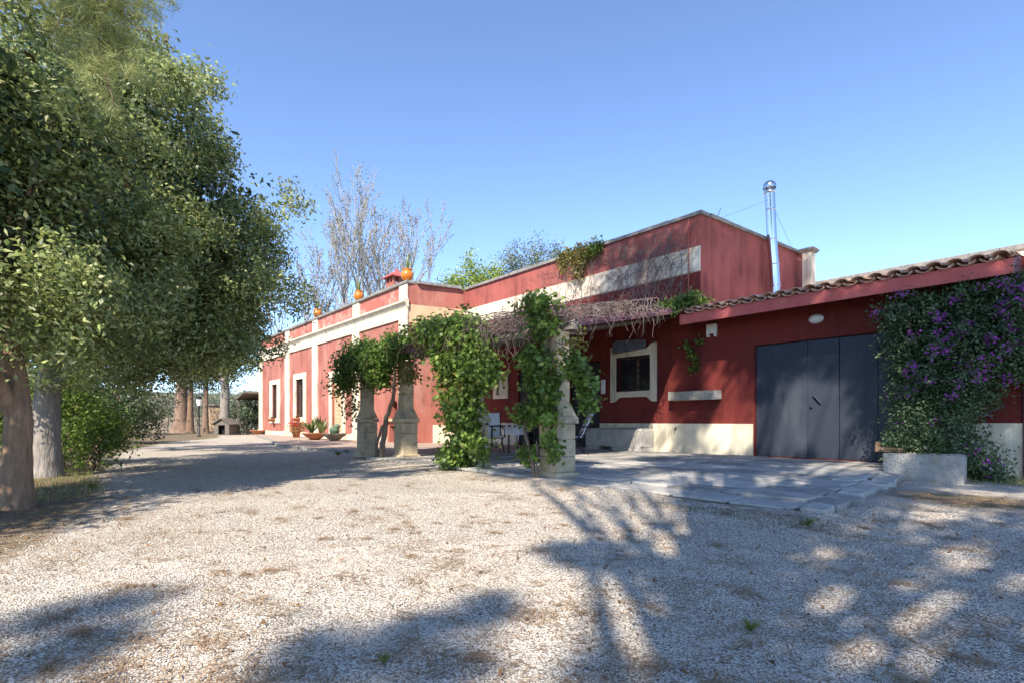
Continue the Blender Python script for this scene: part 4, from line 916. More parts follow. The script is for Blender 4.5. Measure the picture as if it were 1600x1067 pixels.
# pots along the facade
def blades(name, m, parent, c, n, L, w, spread):
    b = MB()
    for k in range(n):
        a = random.uniform(0, 6.283); t = random.uniform(.1, spread); d = Vector((math.cos(a) * t, math.sin(a) * t, 1)).normalized(); u = d.cross(Vector((.01, 0, 1))).normalized() * w; p = Vector(c); l = L * random.uniform(.6, 1.1)
        mid = p + d * l * .5; tip = p + d * l + Vector((math.cos(a), math.sin(a), 0)) * l * .12 - Vector((0, 0, l * .05))
        b.add([p - u, p + u, mid + u * .9, tip, mid - u * .9], [(0, 1, 2, 3, 4)])
    o = b.build(name, m, parent); tag(o, kind='stuff'); return o
t = thing('geranium_pot', 'terracotta pot of red geraniums by the facade pilaster', 'flower pot', 'pots along the facade', loc=(-29.2, 9.4, .03))
MB().lathe([(0, 0), (.16, 0), (.22, .30), (.25, .30), (.25, .36), (.2, .36), (.19, .28)], n=16).build('pot', 'terracotta', t)
o, c = foliage('flowers', [(0, 0, .66, .42, .4, .2)], 26, 10, .07, .08, .07, 'geranium', t, shell=.5); foliage('leaves', [(0, 0, .52, .42, .4, .22)], 36, 10, .09, .08, .07, 'brightleaf', t, shell=.2)
t = thing('aloe_bowl', 'wide bowl of yellow green aloes in front of the facade', 'planter bowl', 'pots along the facade', loc=(-24.9, 8.85, .03))
bowlp = [(r * .8, z * .85) for r, z in [(0, 0), (.22, 0), (.30, .06), (.55, .22), (.72, .34), (.74, .38), (.68, .38), (.5, .26)]]
MB().lathe(bowlp, n=24).build('bowl', 'terracotta', t); MB().lathe([(0, .29), (.54, .28)], n=20).build('soil', 'joint', t)
blades('aloe', 'aloe', t, (-.1, -.1, .3), 40, .75, .05, .9); blades('agave', 'aloe', t, (.35, .2, .3), 22, .7, .05, .7); blades('dark_aloe', 'darkleaf', t, (.0, .25, .3), 18, .9, .05, .35)
t = thing('cactus_bowl', 'shallow grey bowl with a rounded cactus near the french door', 'planter bowl', 'pots along the facade', loc=(-23.35, 9.15, .03))
MB().lathe([(r * .92, z) for r, z in bowlp], n=24).build('bowl', 'bowl', t); MB().lathe([(0, .29), (.49, .28)], n=20).build('soil', 'joint', t)
for (x, y, z, s, q) in ((0, 0, .24, .22, 1.9), (.1, .08, .52, .14, 1.6), (-.14, .05, .26, .16, 1.4)):
    b = MB(); n = 16; prof = [(math.sin(k * math.pi / 8), -math.cos(k * math.pi / 8)) for k in range(9)]
    vs = []; fs = []
    for (r, h) in prof:
        for k in range(n): a = 2 * math.pi * k / n; rr = r * s * (1 + .08 * (-1) ** k); vs.append((x + rr * math.cos(a), y + rr * math.sin(a), z + s * q * .5 * (1 + h)))
    fs = [(i * n + k, i * n + (k + 1) % n, (i + 1) * n + (k + 1) % n, (i + 1) * n + k) for i in range(8) for k in range(n)]
    b.add(vs, fs, True); b.build('cactus', 'cactus', t)
t = thing('corner_bowl', 'small dark bowl at the foot of the far pilaster', 'bowl', 'pots along the facade', loc=(-38.0, 9.75, .03)); MB().lathe([(r * .8, z * .8) for r, z in bowlp], n=18).build('bowl', 'terracotta', t); MB().lathe([(0, .22), (.42, .22)], n=16).build('soil', 'joint', t)
for (x, z, lab) in ((-31.05, .98, 'small flower basket on the sill of the lattice window'), (-35.7, .95, 'small flower basket on the sill of the far window')):
    t = thing('window_basket', lab, 'flower basket', 'window baskets', loc=(x, FY - .16, z)); MB().lathe([(0, -.1), (.2, -.08), (.3, .05), (.32, .1), (.27, .1)], n=14).build('basket', 'terracotta', t); blades('plants', 'deadleaf', t, (0, 0, .05), 26, .22, .03, 1.4)

# ------------------------------------------------------------------ garden furniture under the porch
def chair(name, lab, loc, rz, seatmat, recline=.32):
    t = thing(name, lab, 'chair', 'garden chairs under the porch', loc=loc, rz=rz)
    for s in (-1, 1):
        y = s * .27
        MB().tube([(.30, y, 0), (-.12, y, .46), (-.20, y, .58)], .016, 8).build('leg', 'black', t); MB().tube([(-.34, y, 0), (.10, y, .44), (.30, y, .47)], .016, 8).build('leg', 'black', t)
        MB().tube([(.26, y, .44), (-.18, y, .40), (-.18 - recline * 1.05, y, 1.06)], .017, 8).build('side_rail', 'black', t)
        MB().tube([(.22, y * 1.08, .45), (.24, y * 1.08, .64), (-.30, y * 1.08, .68)], .018, 8).build('armrest', 'black', t)
    MB().tube([(-.18 - recline * 1.05, -.27, 1.06), (-.18 - recline * 1.05, .27, 1.06)], .017, 8).build('top_rail', 'black', t)
    MB().tube([(.28, -.27, .02), (.28, .27, .02)], .012, 6).build('stretcher', 'black', t)
    def pad(pts, n, th):
        b = MB(); k = len(pts)
        up = [(x, y, z) for x, z in pts for y in (-.25, .25)]
        nrm = n; dn = [(x - nrm[0] * th, y, z - nrm[1] * th) for x, z in pts for y in (-.25, .25)]
        f = []
        for i in range(k - 1): f += [(2 * i, 2 * i + 1, 2 * i + 3, 2 * i + 2), (2 * k + 2 * i, 2 * k + 2 * i + 2, 2 * k + 2 * i + 3, 2 * k + 2 * i + 1), (2 * i, 2 * i + 2, 2 * k + 2 * i + 2, 2 * k + 2 * i), (2 * i + 1, 2 * k + 2 * i + 1, 2 * k + 2 * i + 3, 2 * i + 3)]
        f += [(0, 2 * k, 2 * k + 1, 1), (2 * k - 2, 2 * k - 1, 4 * k - 1, 4 * k - 2)]
        return b.add(up + dn, f)
    pad([(.27, .475), (.12, .455), (-.05, .44), (-.19, .45)], (0, 1), .045).build('seat', seatmat, t)
    pad([(-.19 - recline * .06, .46), (-.19 - recline * .4, .70), (-.17 - recline * .75, .88), (-.17 - recline * 1.03, 1.05)], (-.9, -.3), .045).build('backrest', seatmat, t)
    return t
chair('garden_chair', 'black framed garden chair with pale seat beside the near pillar', (-9.45, 9.75, .08), math.atan2(-.8, -.6), 'fabric')
chair('garden_chair', 'garden chair with white cushion, half hidden by the middle vine', (-11.2, 8.55, .05), math.atan2(-.45, .9), 'fabric', .12)
chair('garden_chair', 'black garden chair on the right of the small table', (-9.0, 8.35, .08), math.atan2(.2, -1), 'darkdoor', .15)
t = thing('garden_table', 'small dark garden table with a cloth corner hanging down', 'table', loc=(-10.1, 8.35, .06), rz=.3)
MB().bbox(-.42, .42, -.42, .42, .70, .735, b=.01).build('table_top', 'darkdoor', t)
for sx in (-1, 1):
    for sy in (-1, 1): MB().tube([(sx * .36, sy * .36, .70), (sx * .38, sy * .38, 0)], .022, 8).build('leg', 'black', t)
o = thing('table_cloth', 'pale cloth draped over the table corner', 'cloth', loc=(-10.1, 8.35, .06), rz=.3)
vs = []; fs = []; n = 9
for i in range(n):
    for j in range(n):
        x = .05 + .42 * i / (n - 1); y = -.05 - .42 * j / (n - 1); z = .742
        ox = max(0, x - .425); oy = max(0, -.425 - y)
        vs.append((min(x, .43) + .01 * math.sin(j * 2.2) * (i > 6), max(y, -.43) - .01 * math.sin(i * 2.0) * (j > 6), z - 4.5 * (ox + oy) - (.02 if ox + oy > 0 else 0)))
fs = [(i * n + j, i * n + j + 1, (i + 1) * n + j + 1, (i + 1) * n + j) for i in range(n - 1) for j in range(n - 1)]
MB().add(vs, fs, True).build('drape', 'fabric', o)

# ------------------------------------------------------------------ trees
rng = np.random.default_rng(23); random.seed(33)
def tree(name, lab, cat, trunk_pts, r0, r1, bark, ells, ncl, per, spread, L, W, leaf, limbs=14, group=None, shell=.5, zmin=None, jit=.7, nside=12, droop=.25, boughs=0, bsize=.45):
    b0 = Vector(trunk_pts[0]); t = thing(name, lab, cat, group)
    pts = path(trunk_pts, 14, r0 * .035); rr = taper(r0, r1, len(pts)); rr = [r_ * (1 + .38 * math.exp(-i_ / 3.0)) for i_, r_ in enumerate(rr)]
    b = MB().tube(pts, rr, nside * 2, rough=.045)
    o, cl = foliage('crown', ells, ncl, per, spread, L, W, leaf, t, shell=shell, zmin=zmin, jit=jit, droop=droop, boughs=boughs, bsize=bsize)
    top = Vector(pts[-1]); mid = Vector(pts[int(len(pts) * .6)])
    idx = rng.choice(len(cl), min(limbs, len(cl)), replace=False)
    for i, k in enumerate(idx):
        e = Vector(cl[k]); s = top.lerp(mid, random.random() * .8); m_ = s.lerp(e, .5) + Vector((0, 0, .15 * (e - s).length))
        pp = path([s, m_, e], 4, .05); b.tube(pp, taper(r1 * random.uniform(.35, .6), .012, len(pp)), 6)
    b.build('trunk', bark, t); return t
tree('evergreen_tree', 'big evergreen tree with a brown trunk forking at the left edge', 'tree', [(-7.75, -.4, -.1), (-7.80, -.37, .9), (-7.90, -.42, 1.5), (-8.1, -.7, 2.6)], .132, .09, 'bark',
     [(-8.5, -1.0, 3.7, 2.2, 1.8, 2.1), (-7.9, -1.9, 4.0, 1.2, 1.1, 1.4), (-8.9, .2, 3.2, 1.5, 1.0, 1.5), (-8.0, -.4, 2.1, 1.3, .9, .7)], 4600, 16, .095, .078, .036, 'oak', 22, 'broad evergreen trees at the left', shell=.3, zmin=1.2, boughs=190, bsize=.48)
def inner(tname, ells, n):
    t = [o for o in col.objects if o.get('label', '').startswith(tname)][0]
    foliage('inner_crown', ells, n, 7, .14, .15, .075, 'darkleaf', t, shell=.02, zmin=1.6, jit=1.2)  # larger, darker filler leaves block the sky; shaded gaps are put into their colour
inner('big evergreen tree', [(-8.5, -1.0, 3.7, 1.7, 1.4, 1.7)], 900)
b = MB(); p = path([(-7.82, -.40, .95), (-7.55, -.62, 1.5), (-7.3, -.9, 2.3)], 5, .02); b.tube(p, taper(.10, .06, len(p)), 10); lim = b.build('fork_limb', 'bark', [o for o in col.objects if o.name.startswith('evergreen_tree')][0])
tree('evergreen_tree', 'large evergreen tree with a thick grey trunk and wide low crown', 'tree', [(-11.85, -.25, -.1), (-11.84, -.22, 1.2), (-11.9, -.1, 2.4), (-12, .1, 3.6)], .21, .12, 'bark_grey',
     [(-12.0, .5, 4.6, 2.9, 2.6, 2.9), (-11.9, 1.4, 4.0, 2.3, 2.0, 2.3), (-12.4, 1.5, 2.7, 2.0, 1.8, 1.1), (-11.5, .9, 5.6, 1.9, 1.4, 1.5), (-10.6, .3, 2.6, 1.4, 1.1, 1.0), (-12.6, 2.2, 3.4, 1.3, 1.25, 1.3)], 10200, 16, .105, .088, .040, 'oak', 34, 'broad evergreen trees at the left', shell=.3, zmin=1.35, boughs=360, bsize=.55)
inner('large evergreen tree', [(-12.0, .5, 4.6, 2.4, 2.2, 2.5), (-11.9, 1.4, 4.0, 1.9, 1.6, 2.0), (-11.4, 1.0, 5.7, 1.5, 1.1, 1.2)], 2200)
tree('evergreen_tree', 'darker evergreen tree behind the large one, nearest the house', 'tree', [(-21.0, .2, -.1), (-21.0, .2, 1.6), (-20.6, .6, 3.4)], .16, .1, 'bark',
     [(-19.0, 2.6, 4.4, 2.4, 2.2, 2.3), (-19.5, 1.5, 3.9, 2.6, 2.2, 2.0), (-17.6, 3.4, 3.4, 1.6, 1.4, 1.3)], 2000, 14, .11, .13, .055, 'oak', 16, 'broad evergreen trees at the left', shell=.5, zmin=1.7, boughs=140, bsize=.5)

tree('evergreen_tree', 'broad evergreen tree just outside the left edge, shading the litter bed', 'tree', [(-5.9, -5.2, -.1), (-5.8, -5.0, 1.4), (-5.6, -4.6, 2.8)], .17, .11, 'bark',
     [(-5.6, -4.1, 3.4, 1.9, 1.8, 1.1), (-6.4, -3.8, 3.1, 1.6, 1.5, 1.0)], 900, 14, .12, .12, .055, 'oak', 10, 'broad evergreen trees at the left', shell=.3, zmin=1.6, boughs=80, bsize=.5)

def bush(name, lab, c, r, h, n, leaf, L, W, group='shrubs behind the trunks', per=14):
    t = thing(name, lab, 'shrub', group)
    x, y = c; es = [(x, y, h * .5, r, r, h * .52)] + [(x + random.uniform(-.5, .5) * r, y + random.uniform(-.5, .5) * r, h * random.uniform(.3, .8), r * .6, r * .6, h * .3) for _ in range(3)]
    o, cl = foliage('foliage', es, n, per, .12, L, W, leaf, t, shell=.35, zmin=-.02)
    b = MB()
    for k in range(7):
        e = Vector(cl[k]); p = path([(x + random.uniform(-.1, .1), y + random.uniform(-.1, .1), -.05), ((x + e.x) / 2, (y + e.y) / 2, e.z * .55), e], 3, .04); b.tube(p, taper(.025, .008, len(p)), 5)
    b.build('stems', 'stem', t); return t
bush('shrub', 'bright green shrub left of the grey trunk', (-12.9, -1.1), .9, 1.9, 190, 'brightleaf', .09, .05)
bush('shrub', 'leafy yellow green shrub at the foot of the grey trunk', (-12.8, .35), .6, 1.0, 120, 'brightleaf', .09, .05)
bush('shrub', 'tall yellow green shrub right of the grey trunk', (-14.6, -.1), 1.0, 2.5, 260, 'brightleaf', .09, .05)
bush('shrub', 'green shrub with low sprawling branches beside the litter bed', (-14.9, .5), .75, 1.5, 170, 'grape', .09, .05)
bush('shrub', 'dark shrub farther back at the edge of the litter bed', (-26.5, 1.8), 1.7, 2.6, 330, 'darkleaf', .13, .07)
bush('shrub', 'dark brownish shrub farthest back on the left', (-27.8, .2), 1.9, 3.2, 330, 'darkleaf', .13, .07)
bush('shrub', 'green shrub deep behind the trunks at the left', (-18.5, -2.2), 1.6, 3.0, 260, 'brightleaf', .12, .065)
bush('shrub', 'broad green shrub closing the view between the two trunks', (-16.0, -2.0), 1.3, 2.6, 240, 'brightleaf', .11, .06)
bush('shrub', 'olive green shrub near the dark shrubs', (-22.5, -.4), 1.5, 2.9, 260, 'grape', .12, .065)
bush('shrub', 'dark climbing shrub at the far corner of the facade', (-41.3, 10.0), 1.2, 2.6, 230, 'darkleaf', .14, .08)

for i, (x, y, r, h) in enumerate(((-33, -5.5, 2.8, 7.5), (-38, -2.0, 2.6, 7.0), (-29, -9, 3.0, 8.0), (-43, 1.2, 2.5, 6.5))):
    tree('hedge_tree', ['dense dark tree closing the garden behind the left trunks', 'dense dark tree behind the far dark shrubs', 'dense dark tree at the left edge beyond the shrubs', 'dense dark tree left of the far gap by the low wall'][i], 'tree', [(x, y, -.1), (x, y, 1.5), (x + .1, y, h * .55)], .22, .12, 'bark', [(x, y, h * .5, r, r, h * .5), (x + .8, y + .9, h * .35, r * .7, r * .7, h * .33)], 420, 13, .28, .19, .10, 'darkleaf', 6, 'dense trees behind the garden', shell=.3, zmin=.1)
# far garden: trunks, wall, kennel, lamp post
def far_tree(lab, x, y, r, h, bark, leaf, cr):
    return tree('garden_tree', lab, 'tree', [(x, y, -.1), (x + .05, y, 1.8), (x + .1, y + .05, h * .6)], r, r * .5, bark, [(x, y, h * .72, cr, cr, h * .30), (x + .8, y + .6, h * .62, cr * .7, cr * .7, h * .2)], 300, 14, .28, .2, .09, leaf, 8, 'trees in the far garden', zmin=3.2, nside=10)
far_tree('far tree with a thick reddish trunk standing by the low wall', -48.6, 7.0, .62, 9, 'bark_pine', 'greyleaf', 3.0)
far_tree('far tree with a slim dark trunk beside the lamp post', -46.5, 7.25, .26, 8, 'bark', 'darkleaf', 2.2)
far_tree('far tree with a thin leaning trunk between lamp post and kennel', -45.6, 8.1, .24, 7.5, 'bark_pine', 'greyleaf', 2.4)
far_tree('far tree with a pale trunk directly behind the kennel', -43.5, 8.95, .42, 9, 'bark_grey', 'oak', 2.8)
t = thing('garden_wall', 'low dry stone wall across the far end of the garden', 'wall')
y = -6
while y < 16:
    d = random.uniform(.7, 1.2)
    for k in range(2): MB().bbox(-53.3, -52.8, y + .01, y + d - .01, -.1 + k * .62, .5 + k * .62, b=.05, j=.04).build('stone', 'drywall', t)
    y += d
t = thing('gate_pillar', 'pale square gate pillar standing in the far garden wall', 'pillar'); MB().bbox(-53.6, -52.6, 9.6, 10.5, -.1, 2.2, b=.05).build('shaft', 'tan', t); MB().bbox(-53.7, -52.5, 9.5, 10.6, 2.2, 2.35, b=.04).build('cap', 'coping', t)
for i, (x, y, r, h) in enumerate(((-62, 4, 3, 4.2), (-66, 9, 3.2, 4.6), (-60, 13, 2.6, 4), (-70, 0, 3.4, 5), (-75, 14, 3.6, 5.5), (-64, -5, 3.4, 5))):
    tree('olive_tree', ['grey green olive tree beyond the low garden wall', 'olive tree in the dry field, centre of the far gap', 'olive tree beyond the gate pillar', 'olive tree at the left of the far gap', 'farthest olive tree on the dry slope', 'olive tree behind the dark shrubs'][i], 'tree', [(x, y, -.1), (x, y + .2, 1.2), (x + .2, y, h * .5)], .25, .14, 'bark_grey', [(x, y, h * .62, r, r, h * .36)], 220, 12, .4, .28, .1, 'olive', 6, 'olive trees beyond the wall', zmin=.8)
t = thing('kennel', 'small wooden dog kennel with pitched roof at the far end of the facade', 'kennel', loc=(-40.5, 8.45, 0), rz=R(50))
b = MB(); z1, z2, w = .72, 1.0, .5
for (xa, xb, za, zb) in ((-.5, -.22, 0, z1), (.22, .5, 0, z1), (-.22, .22, .62, z1)): b.box(xa, xb, -.62, -.58, za, zb)
b.box(-.5, -.46, -.579, .6, 0, z1); b.box(.46, .5, -.579, .6, 0, z1); b.box(-.459, .459, .56, .6, 0, z1)
b.add([(-.5, -.62, z1), (.5, -.62, z1), (0, -.62, z2)], [(0, 1, 2)]); b.add([(-.5, .6, z1), (.5, .6, z1), (0, .6, z2)], [(0, 2, 1)]); b.build('walls', 'beamwood', t)
MB().box(-.21, .21, -.3, -.28, 0, .61).build('doorway', 'dark', t)
for s in (-1, 1):
    MB().add([(0, -.75, z2 + .05), (0, .72, z2 + .05), (s * .66, .72, z1 - .08), (s * .66, -.75, z1 - .08), (0, -.75, z2 + .09), (0, .72, z2 + .09), (s * .66, .72, z1 - .04), (s * .66, -.75, z1 - .04)], [(0, 1, 2, 3), (4, 5, 6, 7), (0, 3, 7, 4), (1, 2, 6, 5), (3, 2, 6, 7)]).build('roof_panel', 'beamwood', t)
t = thing('lamp_post', 'black garden lamp post with a white lantern', 'lamp post', loc=(-36.2, 6.1, -.03))
MB().lathe([(.0, 0), (.12, 0), (.12, .06), (.045, .12), (.04, 1.75), (.07, 1.8), (.0, 1.8)], n=12).build('pole', 'black', t)
MB().lathe([(.1, 1.81), (.17, 2.15), (.17, 2.2)], n=8).build('lantern', 'white', t); MB().lathe([(.2, 2.2), (.12, 2.32), (.0, 2.4)], n=8).build('lantern_cap', 'black', t)

# bare branched tree behind the house
def bare_tree(lab, base, seed, scale, heads, nleaf):
    random.seed(seed); t = thing('bare_tree', lab, 'tree', 'half bare trees behind the house'); b = MB(); tips = []
    def grow(p, d, L, r, dep):
        n = 5; pts = [p.copy()]
        for i in range(n):
            d = (d + Vector((random.gauss(0, .10), random.gauss(0, .10), random.gauss(.05, .06)))).normalized(); p = p + d * L / n; pts.append(p.copy())
        b.tube(pts, taper(max(r, .022), max(r * .62, .018), n + 1), 6 if dep < 2 else (4 if dep < 4 else 3), cap=False)
        if dep >= 3: tips.extend(pts[1:])
        if dep >= (6 if L > .9 else 5): return
        k = 3 if dep < 3 else 2
        for j in range(k):
            ax = Vector((random.gauss(0, 1), random.gauss(0, 1), random.gauss(0, .4))).normalized(); ang = random.uniform(.22, .55) * (1 if j else .45)
            dd = (Matrix.Rotation(ang, 3, ax) @ d); dd = (dd + Vector((0, 0, .12))).normalized(); q = pts[-1] if j < 2 else pts[random.randint(2, 4)]
            grow(q, dd, L * random.uniform(.62, .86), r * (.62 if j == 0 else .5), dep + 1)
    p0 = Vector(base); tr = path([p0, p0 + Vector((.1, .1, 3.2 * scale))], 5, .05); b.tube(tr, taper(.42 * scale, .34 * scale, len(tr)), 10)
    for (dx, dy, dz, L, r) in heads: grow(tr[-1] if False else Vector(tr[-1]), Vector((dx, dy, dz)).normalized(), L * scale, r * scale, 0)
    b.build('branches', 'bark_pale', t)
    T = np.array([tuple(q) for q in tips]); k = rng.choice(len(T), min(nleaf, len(T) * 2)); P = T[k] + rng.normal(0, .14, (len(k), 3))
    V, q = leaves(P, rng.normal(0, 1, P.shape), .16, .09, jit=.5); tag(np_mesh('leaves', V, q, 'greyleaf', t), kind='stuff'); return t
bare_tree('tall half bare tree with pale branches fanning out behind the facade', (-41.6, 19.5, 0), 5, 1.1, [(-.25, -.2, 1, 4.2, .21), (.05, .05, 1, 4.6, .22), (.35, .3, 1, 4.4, .19), (-.55, -.45, 1, 4.0, .18), (.7, .6, 1, 3.4, .14)], 3800)
bare_tree('half bare tree with drooping pale branches, left of the tall one', (-46.2, 15.6, 0), 21, .98, [(-.2, -.2, 1, 4.2, .2), (.35, .3, 1, 3.8, .18), (-.6, -.5, 1, 3.8, .18)], 4200)
random.seed(99)
tree('background_tree', 'yellow green tree rising behind the upper parapet', 'tree', [(-36, 25.8, -.1), (-36, 25.8, 5), (-35.8, 25.9, 10.2)], .3, .12, 'bark_grey', [(-37.2, 24.6, 11.6, 1.6, 1.6, 1.3), (-35.9, 25.8, 12.0, 1.5, 1.5, 1.2), (-36.3, 25.4, 13.6, .6, .6, 1.0), (-34.8, 26.9, 12.6, .9, .9, 1.2)], 330, 15, .28, .22, .13, 'limeleaf', 10, 'trees behind the house', shell=.1)
tree('background_tree', 'grey green tree rising behind the upper parapet', 'tree', [(-32.6, 29.6, -.1), (-32.6, 29.6, 5), (-32.6, 29.8, 11.5)], .35, .14, 'bark_grey', [(-33.9, 28.2, 13.3, 1.2, 1.2, 2.0), (-32.8, 29.4, 13.6, 1.1, 1.1, 2.1), (-31.6, 30.7, 13.5, 1.1, 1.1, 1.8), (-32.6, 29.6, 11.6, 2.0, 2.0, 1.2)], 560, 15, .3, .22, .09, 'olive', 10, 'trees behind the house', shell=.1)

# ------------------------------------------------------------------ tall pines round the photographer (their shade falls over terrace, wall and yard)
def tuft(P, D, n, L, w, spread):
    """needle tufts: n needles from every point P along direction D"""
    k = len(P); Pn = np.repeat(P, n, 0); d = unit(np.repeat(unit(D), n, 0) + rng.normal(0, spread, (k * n, 3)))
    l = (L * rng.uniform(.6, 1.15, k * n))[:, None]; u = unit(np.cross(d, rng.normal(0, 1, (k * n, 3)))) * w
    base = Pn + rng.normal(0, .03, Pn.shape)
    return np.stack([base - u, base + u, base + d * l], 1).reshape(-1, 3)
SV = np.array(SUN); rng = np.random.default_rng(8); random.seed(12)
SH_MAIN = [(-10.49, 5.77), (-6.04, 5.34), (-3.94, 5.17), (-2.81, 5.0), (-1.96, 4.58), (-2.54, 3.42), (-2.24, 2.88), (-1.95, 2.48), (-1.68, 2.21), (-1.62, 1.94), (-1.63, 1.69), (-1.34, 1.3), (-0.32, 2.54), (.6, 3.2), (.6, 12.4), (-8.0, 12.4), (-12.4, 12.4)]
SH_SMALL = [[(-2.76, 2.35), (-2.93, 2.84), (-2.61, 3.13), (-2.24, 2.94), (-2.22, 2.66), (-2.41, 2.29)],
    [(-2.1, 0.39), (-2.26, 0.57), (-2.32, 0.85), (-2.18, 1.2), (-2.25, 1.45), (-2.23, 1.84), (-2.09, 1.79), (-2.03, 1.44), (-1.79, 1.24), (-1.58, 1.02)],
    [(-3.4, -0.23), (-3.46, -0.1), (-3.44, 0.12), (-3.36, 0.28), (-3.18, 0.31), (-2.85, 0.21), (-2.78, 0.04), (-2.47, -0.07), (-2.56, -0.17)]]
LIT = [(-0.88, 3.11, 0.18, 0.22, -0.09, 0.31), (-0.84, 2.3, 0.07, 0.08, -0.06, 0.17), (-0.78, 2.04, 0.06, 0.07, -0.03, 0.08), (-1.28, 1.93, 0.1, 0.12, -0.14, 0.22), (-1.57, 2.94, 0.1, 0.13, -0.09, 0.17), (-2.42, 3.82, 0.19, 0.23, -0.14, 0.22), (-1.82, 4.03, 0.12, 0.14, -0.08, 0.17), (-3.77, 6.88, 0.3, 0.36, -0.36, 0.66), (-3.4, 7.55, 0.19, 0.24, -0.27, 0.59), (-3.52, 10.77, 0.46, 0.56, -0.36, 1.09), (-4.21, 5.53, 0.3, 0.37, -0.3, 0.39), (-1.38, 8.98, 0.25, 0.31, -0.1, 0.64), (-4.75, 7.17, 0.25, 0.3, -0.31, 0.46), (-1.41, 6.7, 0.2, 0.24, -0.1, 0.47), (-0.83, 4.39, 0.1, 0.12, -0.03, 0.16), (-2.85, 5.59, 0.17, 0.21, -0.17, 0.34), (-3.72, 9.16, 0.2, 0.24, -0.21, 0.52), (-6.84, 8.18, 0.31, 0.38, -0.47, 0.56)]
def inside(x, y, P):
    c = False; n = len(P)
    for i in range(n):
        (xa, ya), (xb, yb) = P[i], P[i - 1]
        if (ya > y) != (yb > y) and x < (xb - xa) * (y - ya) / (yb - ya) + xa: c = not c
    return c
def lit(x, y, m_=1.25):
    for (cx, cy, ux, uy, vx, vy) in LIT:
        D = ux * vy - uy * vx; dx, dy = x - cx, y - cy; a = (dx * vy - dy * vx) / D; b_ = (ux * dy - uy * dx) / D
        if a * a + b_ * b_ < m_: return True
    return False
def gap(x, y):
    return (math.sin(x * 6.1 + 1.7 * math.sin(y * 2.3)) * math.sin(y * 3.4 + 1.3 * math.sin(x * 2.9) + 1) + .6 * math.sin(x * 11 + y * 4) * math.sin(y * 7 - x * 3)) * .6
def shade_clumps():
    out = []
    def add(x, y, z, h, r): t = (h - z) / SV[2]; out.append((x + SV[0] * t, y + SV[1] * t, h, r))
    for _ in range(2150):          # terrace and yard
        x = random.uniform(-7.5, .6); y = random.uniform(1.2, 12.4); near = y < 4.9
        
        if not inside(x, y, SH_MAIN) or lit(x, y, 2.6 if near else 3.0) or gap(x, y) > (.22 if near else .36): continue
        if near: add(x, y, 0, random.uniform(10, 14), random.uniform(.10, .24))
        else: add(x, y, 0, random.uniform(9.5, 13), random.uniform(.2, .42))
    for _ in range(800):
        x = random.uniform(-7.5, -2.2); y = random.uniform(5.4, 12.4)
        if inside(x, y, SH_MAIN) and not lit(x, y, 2.2) and gap(x, y) < .5: add(x, y, 0, random.uniform(9.5, 13), random.uniform(.2, .4))
    for P in SH_SMALL:
        xs = [p[0] for p in P]; ys = [p[1] for p in P]; A = (max(xs) - min(xs)) * (max(ys) - min(ys))
        for _ in range(int(150 * A)):
            x = random.uniform(min(xs), max(xs)); y = random.uniform(min(ys), max(ys))
            if inside(x, y, P) and gap(x * 1.6, y * 1.6) < .25 and random.random() < .42: add(x, y, 0, random.uniform(11, 15), random.uniform(.08, .18))
    for _ in range(560):   # upper wall and its side
        if random.random() < .45: x = random.uniform(-11.4, -7.6); y = 12.5; z = random.uniform(3.4, 6.3)
        else: x = -7.55; y = random.uniform(12.5, 18.4); z = random.uniform(4, 6.3)
        if y < 12.6 and random.random() > (x + 12.2) / 3.0: continue
        if y > 12.6 and abs((y - 13.6) - (5.9 - z) * .55) < .16: continue
        add(x, y, z, random.uniform(13.5, 17), random.uniform(.22, .42))
    for _ in range(950):   # garage and porch front
        x = random.uniform(-8.2, -1.4); y = 12.4; z = random.uniform(0, 3.7)
        if lit2(x, z): continue
        add(x, y, z, random.uniform(12, 15), random.uniform(.2, .36))
    return out
SPOT = [(-6.7, 1.5, .25), (-6.0, .6, .18), (-5.0, 1.6, .2), (-4.7, .9, .25), (-5.6, .5, .2), (-4.5, 1.6, .15), (-7.0, .5, .3), (-7.1, 2.0, .15), (-5.8, .95, .15), (-4.3, .5, .2), (-4.3, 3.35, .4), (-7.4, 3.3, .2)]
def lit2(x, z): return any((x - a) ** 2 + (z - c) ** 2 < (r * .8 + .42) ** 2 for a, c, r in SPOT)
CL = shade_clumps()
def out_of_view(p, m=.35):
    v = Vector(p[:3]) - EYE; depth = v.x * -.77193 + v.y * .63571; cx = v.x * .63571 + v.y * .77193
    if depth < .2: return True
    return (v.z - m - .45) / depth > .92 or abs(cx) - m > 1.1 * depth
CL = [c for c in CL if out_of_view(c)]
trunks = [((3.6, -6.4), 'tall umbrella pine standing behind the photographer, to the right'), ((5.4, -9.6), 'tall umbrella pine standing straight behind the photographer'), ((-5.6, -5.6), 'tall umbrella pine left of the photographer, one bough hanging into view')]
groups = [[], [], []]
for c in CL: groups[min(range(3), key=lambda i: (c[0] - trunks[i][0][0]) ** 2 + (c[1] - trunks[i][0][1]) ** 2)].append(c)
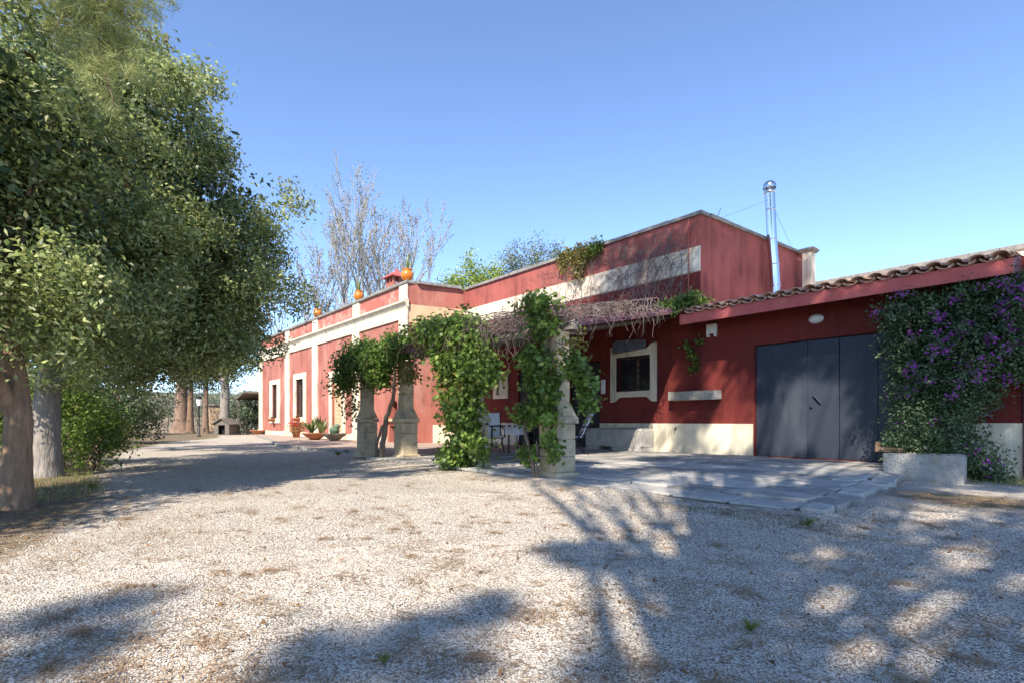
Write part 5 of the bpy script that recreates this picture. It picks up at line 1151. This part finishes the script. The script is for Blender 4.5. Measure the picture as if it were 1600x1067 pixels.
for i, ((tx, ty), lab) in enumerate(trunks):
    t = thing('pine_tree', lab, 'pine tree', 'umbrella pines round the photographer'); C_ = groups[i]
    b = MB(); pts = path([(tx, ty, -.1), (tx + .1, ty + .1, 5), (tx + .2, ty + .3, 11.5)], 6, .05); b.tube(pts, taper(.26, .14, len(pts)), 12)
    A_ = np.array(C_) if C_ else np.zeros((0, 4))
    if len(A_):
        for k in range(0, len(A_), 14):
            e = Vector(A_[k][:3]); s = Vector((tx + .2, ty + .3, min(11.3, max(6.5, e.z - 2.5)))); m_ = s.lerp(e, .55) + Vector((0, 0, .3)); pp = path([s, m_, e], 4, .08); b.tube(pp, taper(.05, .012, len(pp)), 5)
        n = 9; P = np.repeat(A_[:, :3], n, 0) + rng.normal(0, 1, (len(A_) * n, 3)) * np.repeat(A_[:, 3:4], n, 0) * [.55, .55, .28]
        V = tuft(P, rng.normal(0, 1, P.shape) * [1, 1, .4] + [0, 0, .5], 14, .20, .0078, .55)
        o = np_mesh('crown', V, 3, 'pine_crown', t); tag(o, kind='stuff')
    if i == 2:
        # the bough that hangs into the top left of the view
        P = []; D = []
        s = Vector((-5.5, -5.3, 8.0)); e0 = Vector((-6.3, .2, 4.7)); main = path([s, s.lerp(e0, .55) + Vector((0, 0, .5)), e0], 6, .05); b.tube(main, taper(.05, .02, len(main)), 7)
        for (x, y, z) in ((-6.75, -.3, 4.75), (-6.55, -.1, 4.45), (-6.35, .1, 4.35), (-6.1, .4, 4.3), (-5.9, .65, 4.35), (-6.2, .3, 3.9), (-6.35, .15, 4.05), (-6.0, .5, 4.1), (-6.25, .25, 4.6), (-6.0, .5, 4.65), (-5.85, .7, 4.75), (-6.5, 0, 4.8), (-6.15, .35, 3.75)):
            q = Vector((x, y, z)); pp = path([e0 + Vector((random.uniform(-.2, .2), random.uniform(-.2, .2), .1)), (e0 + q) / 2 + Vector((0, 0, .08)), q], 5, .03); b.tube(pp, taper(.012, .004, len(pp)), 5)
            for j in range(22):
                a = pp[random.randint(2, len(pp) - 1)] + Vector((random.gauss(0, .10), random.gauss(0, .10), random.gauss(0, .09))); P.append(tuple(a)); D.append((random.gauss(0, .5), random.gauss(0, .5), random.gauss(-.15, .5)))
        o = np_mesh('hanging_bough', tuft(np.array(P), np.array(D), 34, .15, .0026, .55), 3, 'pine', t); tag(o, label='pale green pine bough hanging at the top left', kind='stuff')
    b.build('trunk', 'bark_pine', t)

# ------------------------------------------------------------------ weeds
def weed(lab, x, y, n, L, w=.004):
    t = thing('weed', lab, 'weed', 'weeds in the gravel', loc=(x, y, float(gz(x, y)))); blades('blades', 'grass', t, (0, 0, 0), n, L, w, 1.1)
weed('green weed tuft in the shaded gravel, right foreground', -1.19, 2.35, 46, .075, .003)
weed('tiny weed in the shadow at the bottom centre', -1.95, .96, 26, .05, .006)
weed('dull weed tuft in front of the terrace edge', -1.97, 4.88, 40, .10)
weed('low weed beside the foot of the farthest stone pillar', -14.3, 5.7, 70, .16, .007)
weed('pale weed by the left tree bed', -9.4, .3, 40, .14)
n = 2600; x = np.concatenate([rng.normal(-1.5, .5, n // 3), rng.uniform(-14, -8, n - n // 3)]); y = np.concatenate([rng.normal(11.6, .35, n // 3), rng.uniform(-1.5, .4, n - n // 3)])
P = np.stack([x, y, gz(x, y)], 1); d = unit(rng.normal(0, .5, (n, 3)) + [0, 0, 1]); u = unit(np.cross(d, rng.normal(0, 1, (n, 3)))) * .005; l = rng.uniform(.05, .14, n)[:, None]
o = np_mesh('grass', np.stack([P - u, P + u, P + d * l], 1).reshape(-1, 3), 3, 'grass'); tag(o, 'thin dry grass at the bed and by the wall', 'grass', kind='stuff')
